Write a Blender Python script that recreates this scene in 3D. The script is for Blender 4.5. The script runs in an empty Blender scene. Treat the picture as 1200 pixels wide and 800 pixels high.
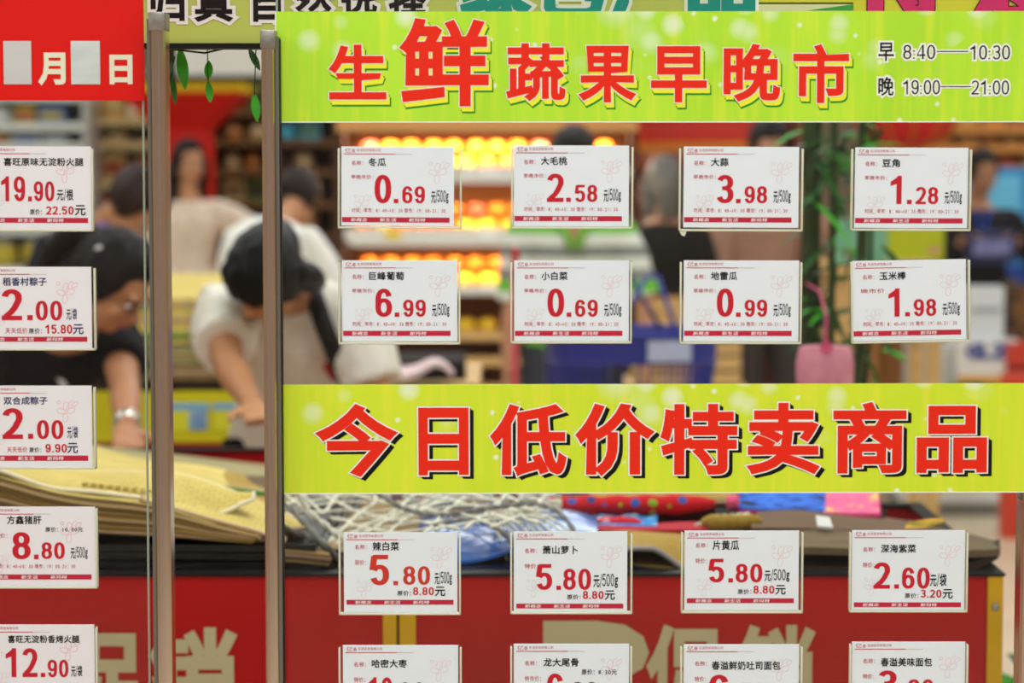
import bpy, bmesh, math, random
from mathutils import Vector, Matrix, Quaternion
random.seed(7)
S = bpy.context.scene
COL = S.collection
PI = math.pi

# ------------------------------------------------------------------ camera
CAM_H, F_PX, TILT = 1.5, 2833.0, math.atan(215 / 2833.0)
cam = bpy.data.cameras.new('camera')
cam.sensor_width = 36.0
cam.lens = F_PX / 1200 * 36.0
cam.clip_start, cam.clip_end = 0.05, 60
cam.dof.use_dof = True
cam.dof.focus_distance = 2.54
cam.dof.aperture_fstop = 4.9
cam_o = bpy.data.objects.new('camera', cam)
COL.objects.link(cam_o)
cam_o.location = (0, 0, CAM_H)
cam_o.rotation_euler = (PI / 2 - TILT, 0, 0)
S.camera = cam_o
# ------------------------------------------------------------------ world, exposure
w = bpy.data.worlds.new('world'); S.world = w; w.use_nodes = True
w.node_tree.nodes['Background'].inputs[0].default_value = (0.95, 0.98, 1.0, 1)
w.node_tree.nodes['Background'].inputs[1].default_value = 0.35
S.view_settings.view_transform = 'Standard'
S.view_settings.look = 'None'
S.view_settings.gamma = 1.0
S.view_settings.use_curve_mapping = False
S.view_settings.exposure = -0.88
S.cycles.max_bounces = 6
S.cycles.transparent_max_bounces = 16
S.cycles.sample_clamp_indirect = 4
# ------------------------------------------------------------------ ceiling lamps (area lights)
LAMPS = [(x, y) for y in (-1.6, 0.9, 3.6, 6.4, 9.2, 12.0) for x in (-3.2, 0.0, 3.2)]
for (x, y) in LAMPS:
    l = bpy.data.lights.new('ceiling_lamp_light', 'AREA')
    l.shape = 'RECTANGLE'; l.size = 1.2; l.size_y = 0.6
    l.energy = 62 if y > 0 else 62
    l.color = (0.85, 0.95, 1.04)
    o = bpy.data.objects.new('ceiling_lamp_light', l); COL.objects.link(o)
    o.location = (x, y, 3.15)

# ------------------------------------------------------------------ helpers
def P(px, py, Y):
    """world point on the plane y = Y seen at photo pixel (px, py)"""
    a, b = (px - 600) / F_PX, (400 - py) / F_PX
    dy = math.cos(TILT) + b * math.sin(TILT)
    dz = -math.sin(TILT) + b * math.cos(TILT)
    t = Y / dy
    return Vector((a * t, Y, CAM_H + dz * t))

def srgb(c):
    if isinstance(c, str):
        c = [int(c[i:i + 2], 16) for i in (0, 2, 4)]
    return tuple(((v / 255) / 12.92 if v / 255 <= .04045 else ((v / 255 + .055) / 1.055) ** 2.4) for v in c) + (1,)

_M = {}
def mat(name, c, rough=.6, metal=0.0, var=0.0, vscale=8.0, bump=0.0, bscale=40.0, stretch=(1, 1, 1), emit=0.0, sheen=0.0, c2=None):
    if name in _M: return _M[name]
    m = bpy.data.materials.new(name); m.use_nodes = True
    nt = m.node_tree; b = nt.nodes['Principled BSDF']
    b.inputs['Roughness'].default_value = rough
    b.inputs['Metallic'].default_value = metal
    if not metal: b.inputs['Specular IOR Level'].default_value = .22 if rough > .4 else .45
    col = srgb(c)
    b.inputs['Base Color'].default_value = col
    if var or c2:
        tc = nt.nodes.new('ShaderNodeTexCoord'); mp = nt.nodes.new('ShaderNodeMapping')
        mp.inputs['Scale'].default_value = stretch
        n = nt.nodes.new('ShaderNodeTexNoise'); n.inputs['Scale'].default_value = vscale; n.inputs['Detail'].default_value = 5
        r = nt.nodes.new('ShaderNodeValToRGB')
        r.color_ramp.elements[0].position = .32; r.color_ramp.elements[1].position = .68
        if c2: a0, a1 = srgb(c2), col
        else:
            a0 = tuple(v * (1 - var) for v in col[:3]) + (1,); a1 = tuple(min(1, v * (1 + var)) for v in col[:3]) + (1,)
        r.color_ramp.elements[0].color = a0; r.color_ramp.elements[1].color = a1
        L = nt.links.new
        L(tc.outputs['Object'], mp.inputs[0]); L(mp.outputs[0], n.inputs[0]); L(n.outputs[0], r.inputs[0]); L(r.outputs[0], b.inputs['Base Color'])
    if bump:
        tc = nt.nodes.new('ShaderNodeTexCoord'); mp = nt.nodes.new('ShaderNodeMapping'); mp.inputs['Scale'].default_value = stretch
        n = nt.nodes.new('ShaderNodeTexNoise'); n.inputs['Scale'].default_value = bscale; n.inputs['Detail'].default_value = 4
        bp = nt.nodes.new('ShaderNodeBump'); bp.inputs['Strength'].default_value = bump; bp.inputs['Distance'].default_value = .01
        L = nt.links.new
        L(tc.outputs['Object'], mp.inputs[0]); L(mp.outputs[0], n.inputs[0]); L(n.outputs[0], bp.inputs['Height']); L(bp.outputs[0], b.inputs['Normal'])
    if emit:
        b.inputs['Emission Color'].default_value = col; b.inputs['Emission Strength'].default_value = emit
    _M[name] = m
    return m

def glass_mat(name, tint=(1, 1, 1), gloss=.05, rough=.02, clear=.97):
    if name in _M: return _M[name]
    m = bpy.data.materials.new(name); m.use_nodes = True
    nt = m.node_tree; nt.nodes.clear()
    out = nt.nodes.new('ShaderNodeOutputMaterial'); mx = nt.nodes.new('ShaderNodeMixShader')
    t = nt.nodes.new('ShaderNodeBsdfTransparent'); t.inputs[0].default_value = (tint[0] * clear, tint[1] * clear, tint[2] * clear, 1)
    g = nt.nodes.new('ShaderNodeBsdfGlossy'); g.inputs['Roughness'].default_value = rough
    mx.inputs[0].default_value = gloss
    nt.links.new(t.outputs[0], mx.inputs[1]); nt.links.new(g.outputs[0], mx.inputs[2]); nt.links.new(mx.outputs[0], out.inputs[0])
    _M[name] = m
    return m

def link(name, data, parent=None, m=None):
    o = bpy.data.objects.new(name, data); COL.objects.link(o)
    if parent is not None: o.parent = parent
    if m is not None: data.materials.append(m)
    return o

def mesh(name, vs, fs, m=None, parent=None, smooth=False):
    me = bpy.data.meshes.new(name); me.from_pydata([tuple(v) for v in vs], [], fs); me.update()
    if smooth: me.shade_smooth()
    return link(name, me, parent, m)

def thing(name, label, cat, loc=(0, 0, 0), rot=(0, 0, 0), group=None):
    o = bpy.data.objects.new(name, None); COL.objects.link(o)
    o.location = loc; o.rotation_euler = rot; o.empty_display_size = .05
    return tag(o, label, cat, group)

def tag(o, label, cat, group=None):
    o['label'] = label; o['category'] = cat
    if group: o['group'] = group
    return o

def struct(o): o['kind'] = 'structure'; return o

class MB:
    """collects shapes into one mesh"""
    def __init__(s): s.v = []; s.f = []
    def add(s, vs, fs):
        n = len(s.v); s.v += [tuple(v) for v in vs]; s.f += [tuple(i + n for i in f) for f in fs]; return s
    def box(s, a, b):
        x0, y0, z0 = (min(p, q) for p, q in zip(a, b)); x1, y1, z1 = (max(p, q) for p, q in zip(a, b))
        return s.add([(x0, y0, z0), (x1, y0, z0), (x1, y1, z0), (x0, y1, z0), (x0, y0, z1), (x1, y0, z1), (x1, y1, z1), (x0, y1, z1)],
                     [(0, 3, 2, 1), (4, 5, 6, 7), (0, 1, 5, 4), (1, 2, 6, 5), (2, 3, 7, 6), (3, 0, 4, 7)])
    def tube(s, pts, r, n=8, flat=1.0, up=None):
        pts = [Vector(p) for p in pts]; rs = r if isinstance(r, (list, tuple)) else [r] * len(pts)
        vs = []; prev = Vector(up) if up else None
        for i, p in enumerate(pts):
            t = (pts[min(i + 1, len(pts) - 1)] - pts[max(i - 1, 0)])
            if t.length < 1e-9: t = Vector((0, 0, 1))
            t.normalize()
            if prev is None: prev = Vector((0, 1, 0)) if abs(t.y) < .9 else Vector((1, 0, 0))
            a = prev - t * prev.dot(t)
            if a.length < 1e-4: a = t.orthogonal()
            a.normalize(); b = t.cross(a); prev = a
            for k in range(n):
                q = 2 * PI * k / n
                vs.append(p + a * math.cos(q) * rs[i] * flat + b * math.sin(q) * rs[i])
        fs = []
        for i in range(len(pts) - 1):
            for k in range(n):
                k2 = (k + 1) % n
                fs.append((i * n + k, i * n + k2, (i + 1) * n + k2, (i + 1) * n + k))
        fs.append(tuple(range(n - 1, -1, -1))); fs.append(tuple((len(pts) - 1) * n + k for k in range(n)))
        return s.add(vs, fs)
    def ell(s, c, r, nu=12, nv=8, M=None):
        vs = []
        c = Vector(c); r = r if isinstance(r, (list, tuple)) else (r, r, r)
        def T(v):
            v = Vector((v[0] * r[0], v[1] * r[1], v[2] * r[2]))
            return (M @ v if M else v) + c
        vs.append(T((0, 0, 1)))
        for i in range(1, nv):
            ph = PI * i / nv
            for k in range(nu):
                q = 2 * PI * k / nu
                vs.append(T((math.sin(ph) * math.cos(q), math.sin(ph) * math.sin(q), math.cos(ph))))
        vs.append(T((0, 0, -1)))
        fs = [(0, 1 + k, 1 + (k + 1) % nu) for k in range(nu)]
        for i in range(nv - 2):
            for k in range(nu):
                a = 1 + i * nu
                fs.append((a + k, a + nu + k, a + nu + (k + 1) % nu, a + (k + 1) % nu))
        e = len(vs) - 1; a = 1 + (nv - 2) * nu
        fs += [(a + k, e, a + (k + 1) % nu) for k in range(nu)]
        return s.add(vs, fs)
    def prism(s, poly, y0, y1):
        """polygon in x,z pushed from y0 to y1"""
        n = len(poly)
        vs = [(p[0], y0, p[1]) for p in poly] + [(p[0], y1, p[1]) for p in poly]
        fs = [tuple(range(n)), tuple(range(2 * n - 1, n - 1, -1))] + [(i, n + i, n + (i + 1) % n, (i + 1) % n) for i in range(n)]
        return s.add(vs, fs)
    def build(s, name, m, parent=None, smooth=False, bevel=0.0, seg=2):
        o = mesh(name, s.v, s.f, m, parent, smooth)
        if bevel:
            bm = bmesh.new(); bm.from_mesh(o.data)
            bmesh.ops.bevel(bm, geom=[e for e in bm.edges if e.calc_face_angle(0) > .6], offset=bevel, segments=seg, affect='EDGES', profile=.5)
            bm.to_mesh(o.data); bm.free(); o.data.shade_smooth()
            try: o.data.set_sharp_from_angle(angle=.7)
            except Exception: pass
        return o

def pbox(px0, py0, px1, py1, Y, depth):
    """box whose front face fills a photo rectangle at distance Y"""
    a = P(px0, py0, Y); b = P(px1, py1, Y)
    return (a.x, Y, b.z), (b.x, Y + depth, a.z)

# ------------------------------------------------------------------ lettering
_G = {}
def glyph(ch, res=3):
    """triangles, outline edges (with outward normals) of a character of Blender's own font, in em units"""
    k = (ch, res)
    if k in _G: return _G[k]
    cu = bpy.data.curves.new('glyph', 'FONT'); cu.body = ch; cu.size = 1.0; cu.resolution_u = res
    ob = bpy.data.objects.new('glyph', cu); COL.objects.link(ob)
    bpy.context.view_layer.update()
    me = ob.to_mesh()
    idx = {}; vs = []; remap = []
    for v in me.vertices:
        q = (round(v.co.x, 5), round(v.co.y, 5))
        if q not in idx: idx[q] = len(vs); vs.append(q)
        remap.append(idx[q])
    fs = []
    for p in me.polygons:
        f = [remap[i] for i in p.vertices]
        if len(set(f)) < 3: continue
        ar = sum(vs[f[i]][0] * vs[f[(i + 1) % len(f)]][1] - vs[f[(i + 1) % len(f)]][0] * vs[f[i]][1] for i in range(len(f)))
        if ar < 0: f.reverse()
        fs.append(tuple(f))
    ob.to_mesh_clear(); bpy.data.objects.remove(ob); bpy.data.curves.remove(cu)
    E = {}
    for f in fs:
        for i in range(len(f)): E[(f[i], f[(i + 1) % len(f)])] = 1
    out = [e for e in E if (e[1], e[0]) not in E]
    _G[k] = (vs, fs, out)
    return _G[k]

def fat(g, wgt, lim=1.9):
    """fill plus a band of width wgt (in the glyph's own units) outside the outline"""
    vs, fs, out = g
    if not wgt: return list(vs), list(fs)
    nxt = {}; prv = {}
    for a, b in out: nxt[a] = b; prv[b] = a
    def nrm(a, b):
        dx, dy = vs[b][0] - vs[a][0], vs[b][1] - vs[a][1]; l = math.hypot(dx, dy) or 1
        return dy / l, -dx / l
    V = list(vs); F = list(fs); off = {}
    def miter(p):
        if p in off: return off[p]
        n1 = nrm(prv[p], p) if p in prv else None; n2 = nrm(p, nxt[p]) if p in nxt else None
        if n1 is None: n1 = n2
        if n2 is None: n2 = n1
        d = n1[0] * n2[0] + n1[1] * n2[1]
        mx, my = n1[0] + n2[0], n1[1] + n2[1]
        k = min(1 / max(1 + d, .05), lim / (math.hypot(mx, my) or 1))
        off[p] = (vs[p][0] + mx * k * wgt, vs[p][1] + my * k * wgt)
        return off[p]
    for a, b in out:
        A, B = miter(a), miter(b); n = len(V)
        V += [A, B]; F.append((a, n, n + 1, b))
    return V, F

# price numerals: heavy grotesque figures drawn as strokes; unit height, ink width W
def _arc(cx, cy, rx, ry, a0, a1, n=14, ex=2.25):
    r = []
    for i in range(n + 1):
        a = math.radians(a0 + (a1 - a0) * i / n); c, s_ = math.cos(a), math.sin(a)
        r.append((cx + rx * math.copysign(abs(c) ** (2 / ex), c), cy + ry * math.copysign(abs(s_) ** (2 / ex), s_)))
    return r
def figure(ch, hx, hy, W=.6):
    L, R, B, T, C = hx, W - hx, hy, 1 - hy, W / 2
    rx = (R - L) / 2; strokes = []; polys = []
    if ch == '0': strokes.append(_arc(C, .5, rx, .5 - hy, 0, 360, 30, 2.3))
    elif ch == '1':
        sx = W * .62
        polys.append([(sx - hx, 0), (sx + hx, 0), (sx + hx, 1), (sx - hx * .55, 1), (sx - hx, .93)])
        polys.append([(sx - hx, .93), (W * .08, .79), (W * .08, .79 - 2.1 * hy), (sx - hx, .80 - 1.2 * hy)])
        polys.append([(sx - hx, .93), (sx - hx, .80 - 1.2 * hy), (sx, .8), (sx, .93)])
    elif ch == '2':
        cy = T - .24 + hy * .3
        a = _arc(C, cy, rx, T - cy, 168, -22, 16)
        strokes.append(a + [(R - .12, .40), (C - .02, .26), (L + .015, hy * 1.6)])
        polys.append([(0, 0), (W, 0), (W, 2 * hy), (0, 2 * hy)])
    elif ch == '3':
        m = .53
        strokes.append(_arc(C, (T + m) / 2, rx * .93, (T - m) / 2, 160, -90, 16))
        strokes.append(_arc(C, (B + m) / 2, rx, (m - B) / 2, 90, -162, 16))
        polys.append([(C - hx, m - hy * .9), (C, m - hy * .9), (C, m + hy * .9), (C - hx, m + hy * .9)])
    elif ch == '4':
        sx = W * .70
        strokes.append([(sx, 0), (sx, 1)]); polys.append([(0, .22), (W, .22), (W, .22 + 2 * hy), (0, .22 + 2 * hy)])
        polys.append([(0, .22), (hx * .9, .22 + 2 * hy), (sx, 1), (sx - hx, 1), (0, .24 + 2 * hy)])
    elif ch == '5':
        cy = (B + .64 - hy * .5) / 2; ry = cy - B
        strokes.append([(.14 * W / .6, 1 - hy * .6), (.08 * W / .6, .50)])
        polys.append([(.09, 1 - 2 * hy), (W * .95, 1 - 2 * hy), (W * .95, 1), (.09, 1)])
        strokes.append(_arc(C, cy, rx, ry, 148, -160, 22))
    elif ch in '69':
        cy = (B + .62 - hy * .5) / 2; ry = cy - B
        strokes.append(_arc(C, cy, rx, ry, 0, 360, 26))
        strokes.append([(L, cy)] + _arc(C, .58, rx, T - .58, 180, 22, 16))
        if ch == '9': strokes = [[(W - x, 1 - y) for x, y in s_] for s_ in strokes]
    elif ch == '7':
        polys.append([(0, 1 - 2 * hy), (W, 1 - 2 * hy), (W, 1), (0, 1)])
        strokes.append([(R, T), (C + .03, .5), (W * .3, 0)])
    elif ch == '8':
        m = .53
        strokes.append(_arc(C, (T + m) / 2, rx * .90, (T - m) / 2, 0, 360, 24)); strokes.append(_arc(C, (B + m) / 2, rx, (m - B) / 2, 0, 360, 24))
    elif ch == '.': polys.append([(0, 0), (2.1 * hx, 0), (2.1 * hx, 2.1 * hy * .95), (0, 2.1 * hy * .95)])
    elif ch == ':':
        for b in (0.02, .52): polys.append([(0, b), (2 * hx, b), (2 * hx, b + 2 * hy), (0, b + 2 * hy)])
    elif ch == '-': polys.append([(0, .45), (1.2, .45), (1.2, .52), (0, .52)])
    return strokes, polys
def fig_mesh(ch, hx, hy, W=.6, grow=0.0):
    strokes, polys = figure(ch, hx, hy, W); V = []; F = []
    for st in strokes:
        closed = math.hypot(st[0][0] - st[-1][0], st[0][1] - st[-1][1]) < 1e-6
        n = len(st); o = len(V)
        if grow and not closed:
            def ext(a, b):
                l = math.hypot(a[0] - b[0], a[1] - b[1]) or 1
                return (a[0] + (a[0] - b[0]) / l * grow, a[1] + (a[1] - b[1]) / l * grow)
            st = [ext(st[0], st[1])] + st[1:-1] + [ext(st[-1], st[-2])]
        for i in range(n):
            a = st[i - 1] if i else (st[-2] if closed else st[0]); b = st[i + 1] if i < n - 1 else (st[1] if closed else st[-1])
            dx, dy = b[0] - a[0], b[1] - a[1]; l = math.hypot(dx, dy) or 1
            nx, ny = -dy / l * (hx + grow), dx / l * (hy + grow)
            V += [(st[i][0] + nx, st[i][1] + ny), (st[i][0] - nx, st[i][1] - ny)]
        for i in range(n - 1): F.append((o + 2 * i, o + 2 * i + 1, o + 2 * i + 3, o + 2 * i + 2))
    for p in polys:
        o = len(V); V += p; F.append(tuple(range(o, o + len(p))))
        if grow:
            g = (p, [tuple(range(len(p)))], [(i, (i + 1) % len(p)) for i in range(len(p))])
            ar = sum(p[i][0] * p[(i + 1) % len(p)][1] - p[(i + 1) % len(p)][0] * p[i][1] for i in range(len(p)))
            if ar < 0: g = (p, g[1], [(b, a) for a, b in g[2]])
            v2, f2 = fat(g, grow); o = len(V); V += v2; F += [tuple(i + o for i in f) for f in f2]
    return V, F

def run(text, wgt=0.0, figs=None, grow=0.0, res=2):
    """lay out a line of text; figs=(hx, hy) sets numerals in the heavy price figures. -> V, F, ink box"""
    V = []; F = []; x = 0.0; bb = None
    for ch in text:
        if ch == ' ': x += .35; continue
        if figs and ch in '0123456789.:-':
            v, f = fig_mesh(ch, figs[0], figs[1], .6, grow); v0 = fig_mesh(ch, figs[0], figs[1], .6)[0]
            dx = x; adv = {'.': 2.1 * figs[0] + .13, ':': 2 * figs[0] + .18, '-': 1.34}.get(ch, .72)
        elif figs and ch == '/':
            v = [(0, -.1), (.09, -.1), (.33, 1.0), (.24, 1.0)]; v0 = v; f = [(0, 1, 2, 3)]; dx = x; adv = .40
        else:
            g = glyph(ch, res); v, f = fat(g, wgt + grow); v0 = g[0]; dx = x
            adv = 1.03 if ord(ch) > 0x2e00 else .6
            if figs and ord(ch) > 0x2e00:
                v = [(a * 1.1, b * 1.1 + .02) for a, b in v]; v0 = [(a * 1.1, b * 1.1 + .02) for a, b in v0]; adv = 1.15
            if figs and ch == 'g': v = [(a * 1.25, b * 1.2 + .16) for a, b in v]; v0 = [(a * 1.25, b * 1.2 + .16) for a, b in v0]; adv = .7
        if not v0: x += adv; continue
        v = [(a + dx, b) for a, b in v]; v0 = [(a + dx, b) for a, b in v0]
        o = len(V); V += v; F += [tuple(i + o for i in q) for q in f]
        xs = [a for a, b in v0]; ys = [b for a, b in v0]; q = (min(xs), min(ys), max(xs), max(ys))
        bb = q if bb is None else (min(bb[0], q[0]), min(bb[1], q[1]), max(bb[2], q[2]), max(bb[3], q[3]))
        x += adv
    return V, F, bb

class Print:
    """flat print on an upright sheet: geometry in photo pixels (x right, y down) mapped by a local frame"""
    def __init__(s, x0, y0, sc): s.x0, s.y0, s.sc = x0, y0, sc; s.L = {}
    def to(s, key, vs, fs, y):
        V, F = s.L.setdefault(key, ([], [])); o = len(V)
        V += [((a - s.x0) * s.sc, y, (s.y0 - b) * s.sc) for a, b in vs]
        for f in fs:
            if len(f) == 3: F.append(tuple(i + o for i in f)); continue
            # strokes that cross each other lie a hair apart, like coats of ink
            n = len(V); d = y - 6e-6 - random.random() * 3e-5
            V += [((vs[i][0] - s.x0) * s.sc, d, (s.y0 - vs[i][1]) * s.sc) for i in f]; F.append(tuple(range(n, n + len(f))))
    def text(s, key, t, x0, y0, x1, y1, y, wgt=0.0, figs=None, grow_px=0.0, dx=0, dy=0, res=2, slant=0.0):
        V, F, bb = run(t, wgt, figs, 0.0, res)
        kx = (x1 - x0) / (bb[2] - bb[0]); ky = (y1 - y0) / (bb[3] - bb[1])
        if grow_px:
            V, F, _ = run(t, wgt, figs, grow_px / ((kx + ky) / 2), res)
        s.to(key, [(x0 + dx + (a - bb[0]) * kx + slant * (b - bb[1]) * ky, y1 + dy - (b - bb[1]) * ky) for a, b in V], F, y)
    def rect(s, key, x0, y0, x1, y1, y): s.to(key, [(x0, y1), (x1, y1), (x1, y0), (x0, y0)], [(0, 1, 2, 3)], y)
    def line(s, key, pts, wd, y):
        V = []; n = len(pts)
        for i in range(n):
            a, b = pts[max(i - 1, 0)], pts[min(i + 1, n - 1)]; dx, dy = b[0] - a[0], b[1] - a[1]; l = math.hypot(dx, dy) or 1
            V += [(pts[i][0] - dy / l * wd / 2, pts[i][1] + dx / l * wd / 2), (pts[i][0] + dy / l * wd / 2, pts[i][1] - dx / l * wd / 2)]
        s.to(key, V, [(2 * i, 2 * i + 2, 2 * i + 3, 2 * i + 1) for i in range(n - 1)], y)
    def make(s, key, name, m, parent, stuff=False):
        V, F = s.L[key]
        o = mesh(name, V, F, m, parent)
        if stuff: o['kind'] = 'stuff'
        return o

ORD = ['first', 'second', 'third', 'fourth', 'fifth', 'sixth', 'seventh', 'eighth', 'ninth', 'tenth', 'eleventh', 'twelfth', 'thirteenth', 'fourteenth', 'fifteenth', 'sixteenth', 'seventeenth', 'eighteenth', 'nineteenth',
       'twentieth', 'twenty-first', 'twenty-second', 'twenty-third', 'twenty-fourth', 'twenty-fifth', 'twenty-sixth', 'twenty-seventh', 'twenty-eighth', 'twenty-ninth']

# ================================================================== the setting
GY = 2.40                                   # the glass notice panels stand here
ROOM = (-6.5, 6.5, -3.6, 16.0, 3.3)
X0, X1, Y0, Y1, ZC = ROOM
m_floor = mat('floor_tile', 'd9c9ab', .28, var=.06, vscale=1.2)
m_grout = mat('floor_grout', 'a79a84', .8)
m_ceil = mat('ceiling_paint', 'e8e6df', .9)
m_wall = mat('wall_paint', 'b3a084', .8, var=.12, vscale=1.5)
fl = MB().box((X0, Y0, -.12), (X1, Y1, -.004)).build('floor', m_grout); struct(fl)
tile_bm = MB().box((-.297, -.297, -.004), (.297, .297, 0)); tile_me = None
# the strip of floor the photograph sees past the right end of the bin is laid tile by tile
for i in range(10):
    for j in range(7):
        x, y = 0.9 + i * .6, 6.3 + j * .6
        if x > X1 - .3: continue
        if tile_me is None:
            t0 = tile_bm.build('floor_tile', m_floor, fl); tile_me = t0.data; t0.location = (x, y, 0)
        else:
            t0 = link('floor_tile', tile_me, fl); t0.location = (x, y, 0)
rest = MB()
nx = int((X1 - X0) / .6); ny = int((Y1 - Y0) / .6)
for i in range(-11, 11):
    for j in range(-16, 17):
        x, y = 0.9 + i * .6, 6.3 + j * .6
        if 0 <= i < 10 and 0 <= j < 7: continue
        if X0 + .3 < x < X1 - .3 and Y0 + .3 < y < Y1 - .3: rest.box((x - .297, y - .297, -.004), (x + .297, y + .297, 0))
ro = rest.build('floor_tiling', m_floor, fl); ro['kind'] = 'stuff'
struct(MB().box((X0, Y0, ZC), (X1, Y1, ZC + .1)).build('ceiling', m_ceil))
struct(MB().box((X0, Y1, 0), (X1, Y1 + .15, ZC)).build('wall_back', m_wall))
struct(MB().box((X0 - .15, Y0, 0), (X0, Y1, ZC)).build('wall_left', m_wall))
struct(MB().box((X1, Y0, 0), (X1 + .15, Y1, ZC)).build('wall_right', m_wall))
struct(MB().box((X0, Y0 - .15, 0), (X1, Y0, ZC)).build('wall_front', mat('front_wall_paint', 'a3958e', .8, var=.3, vscale=1.0, stretch=(2.5, 1, .2))))
m_lampglow = mat('lamp_diffuser', 'fff6e8', .5, emit=2.5)
m_white_metal = mat('white_enamel', 'e6e6e2', .4)
for (x, y) in LAMPS:
    t = thing('ceiling_lamp', 'white ceiling lamp overhead, %s, %s' % ({-3.2: 'left column', 0.0: 'middle column', 3.2: 'right column'}[x],
        {-1.6: 'row behind the viewer', .9: 'row above the viewer', 3.6: 'row above the red bin', 6.4: 'row above the yellow bin', 9.2: 'row before the shelves', 12.0: 'row nearest the back wall'}[y]),
        'lamp', (x, y, ZC), group='ceiling lamps')
    MB().box((-.64, -.34, -.06), (.64, -.30, 0)).box((-.64, .30, -.06), (.64, .34, 0)).box((-.64, -.3, -.06), (-.6, .3, 0)).box((.6, -.3, -.06), (.64, .3, 0)).build('frame', m_white_metal, t)
    MB().box((-.6, -.3, -.03), (.6, .3, -.01)).build('diffuser', m_lampglow, t)

# ================================================================== notice frame in front
m_steel = mat('warm_stainless_steel', 'e2cdc4', .2, 1.0, var=.12, vscale=3.0, stretch=(60, 60, .25))
m_dsteel = mat('dark_stainless_steel', '8c8880', .35, .9)
m_cap = mat('dull_steel_cap', '9b948c', .45, .8, var=.25, vscale=60)
m_black = mat('black_plastic', '0d0d0d', .5)
def post(px0, px1, pytop, label, side, PY=2.372):
    a = P(px0, pytop, PY); b = P(px1, pytop, PY)
    cx = (a.x + b.x) / 2; hw = (b.x - a.x) / 2; top = a.z
    t = thing('steel_post', label, 'post', (cx, PY, 0))
    body = MB()
    prof = [(-hw, .030), (-hw, .004), (-hw + .002, 0), (-hw * .25, -.0025), (hw * .3, -.0025), (hw - .002, 0), (hw, .004), (hw, .030)]
    vs = [(x, y, z) for z in (0.0, top - .018) for x, y in prof]; n = len(prof)
    body.add(vs, [(i, (i + 1) % n, n + (i + 1) % n, n + i) for i in range(n)] + [tuple(range(n - 1, -1, -1)), tuple(range(n, 2 * n))])
    body.build('tube', m_steel, t)
    MB().box((-hw - .0005, -.0035, top - .018), (hw + .0005, .031, top)).build('end_cap', m_cap, t, bevel=.0015)
    if side:
        s0 = hw if side > 0 else -hw
        MB().box((s0, .004, 0), (s0 + side * .003, .028, top - .006)).build('side_channel', m_dsteel, t)
        MB().box((s0 + side * .003, .010, 0), (s0 + side * .0038, .026, top - .008)).build('gasket', m_black if side > 0 else mat('grey_rubber', '8b8d86', .7), t)
    MB().tube([(0, .02, 0), (0, .02, .02)], .05, 20).build('foot_plate', m_dsteel, t)
    return t
post(174.5, 193, 14, 'brownish steel post at the right edge of the red date notice', -1)
post(305.5, 322, 35, 'brownish steel post at the left end of the two green banners', 1)
post(1198.5, 1216, 566, 'steel post at the right edge of the picture beside the plant', 0, 2.42)
m_glass = glass_mat('clear_panel_glass', (1, 1, .995), .018, .01, .985)
m_gedge = mat('glass_edge', 'a9b5a2', .3)
def pane(px0, px1, label):
    a = P(px0, 400, GY).x; b = P(px1, 400, GY).x; zt = P(600, -30, GY).z
    t = thing('glass_panel', label, 'glass', ((a + b) / 2, GY, 0))
    h = (b - a) / 2
    MB().box((-h, 0, .55), (h, .005, zt)).build('pane', m_glass, t)
    MB().box((-h - .0015, -.0003, .55), (-h, .0053, zt)).build('polished_edge', m_gedge, t)
    MB().box((h, -.0003, .55), (h + .0015, .0053, zt)).build('polished_edge', m_gedge, t)
    MB().box((-h, -.004, .52), (h, .009, .56)).build('bottom_clamp', m_dsteel, t)
pane(-260, 169.6, 'clear glass panel carrying the left column of price cards')
pane(328, 1290, 'wide clear glass panel carrying the green banners and sixteen price cards')

# ------------------------------------------------------------------ price cards
m_card = mat('card_paper', 'e8ebf0', .55, var=.015, vscale=25)
m_cardp = mat('card_paper_pinkish', 'ece6e9', .55, var=.015, vscale=25)
m_red = mat('print_red', 'c8202f', .6)
m_orangered = mat('print_orange_red', 'cc3a2b', .6)
m_band = mat('print_crimson', 'c2283f', .6)
m_ink = mat('print_black', '14120f', .6)
m_inkblue = mat('print_blue_black', '3a3560', .6)
m_pale = mat('print_pale_pink', 'e8cfd2', .6)
m_pale2 = mat('print_fainter_pink', 'e4d3d5', .6)
m_grey = mat('print_grey_rule', 'b9b2b4', .6)
m_whitep = mat('print_white', 'f2eff0', .6)
m_sleeve = glass_mat('acrylic_sheet', (.99, 1, .97), .05, .08, .93)
m_rim = mat('acrylic_rim', 'dcdac2', .25)
_rims = {}
HOURS = '时间：早市：8：40—10：30 晚市：19：00-21：30'
def flower(pr, key, x, y, k, lay):
    for (cx, cy, rx, ry, a) in ((0, -7, 3.4, 6, 0), (-6, -1, 5.2, 3.2, .3), (6, -2, 5.0, 3.4, -.4), (-1, 7, 3.2, 5.4, .1), (11, -10, 4.0, 2.4, -.7), (-9, -12, 2.0, 2.0, 0)):
        pts = []
        for i in range(15):
            q = 2 * PI * i / 14; u, v = rx * math.cos(q), ry * math.sin(q)
            pts.append((x + k * (cx + u * math.cos(a) - v * math.sin(a)), y + k * (cy + u * math.sin(a) + v * math.cos(a))))
        pr.line(key, pts, .8 * k, lay)
    pr.line(key, [(x - 1 * k, y - 2 * k), (x + 5 * k, y - 13 * k), (x + 9 * k, y - 15 * k)], .7 * k, lay)
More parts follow.
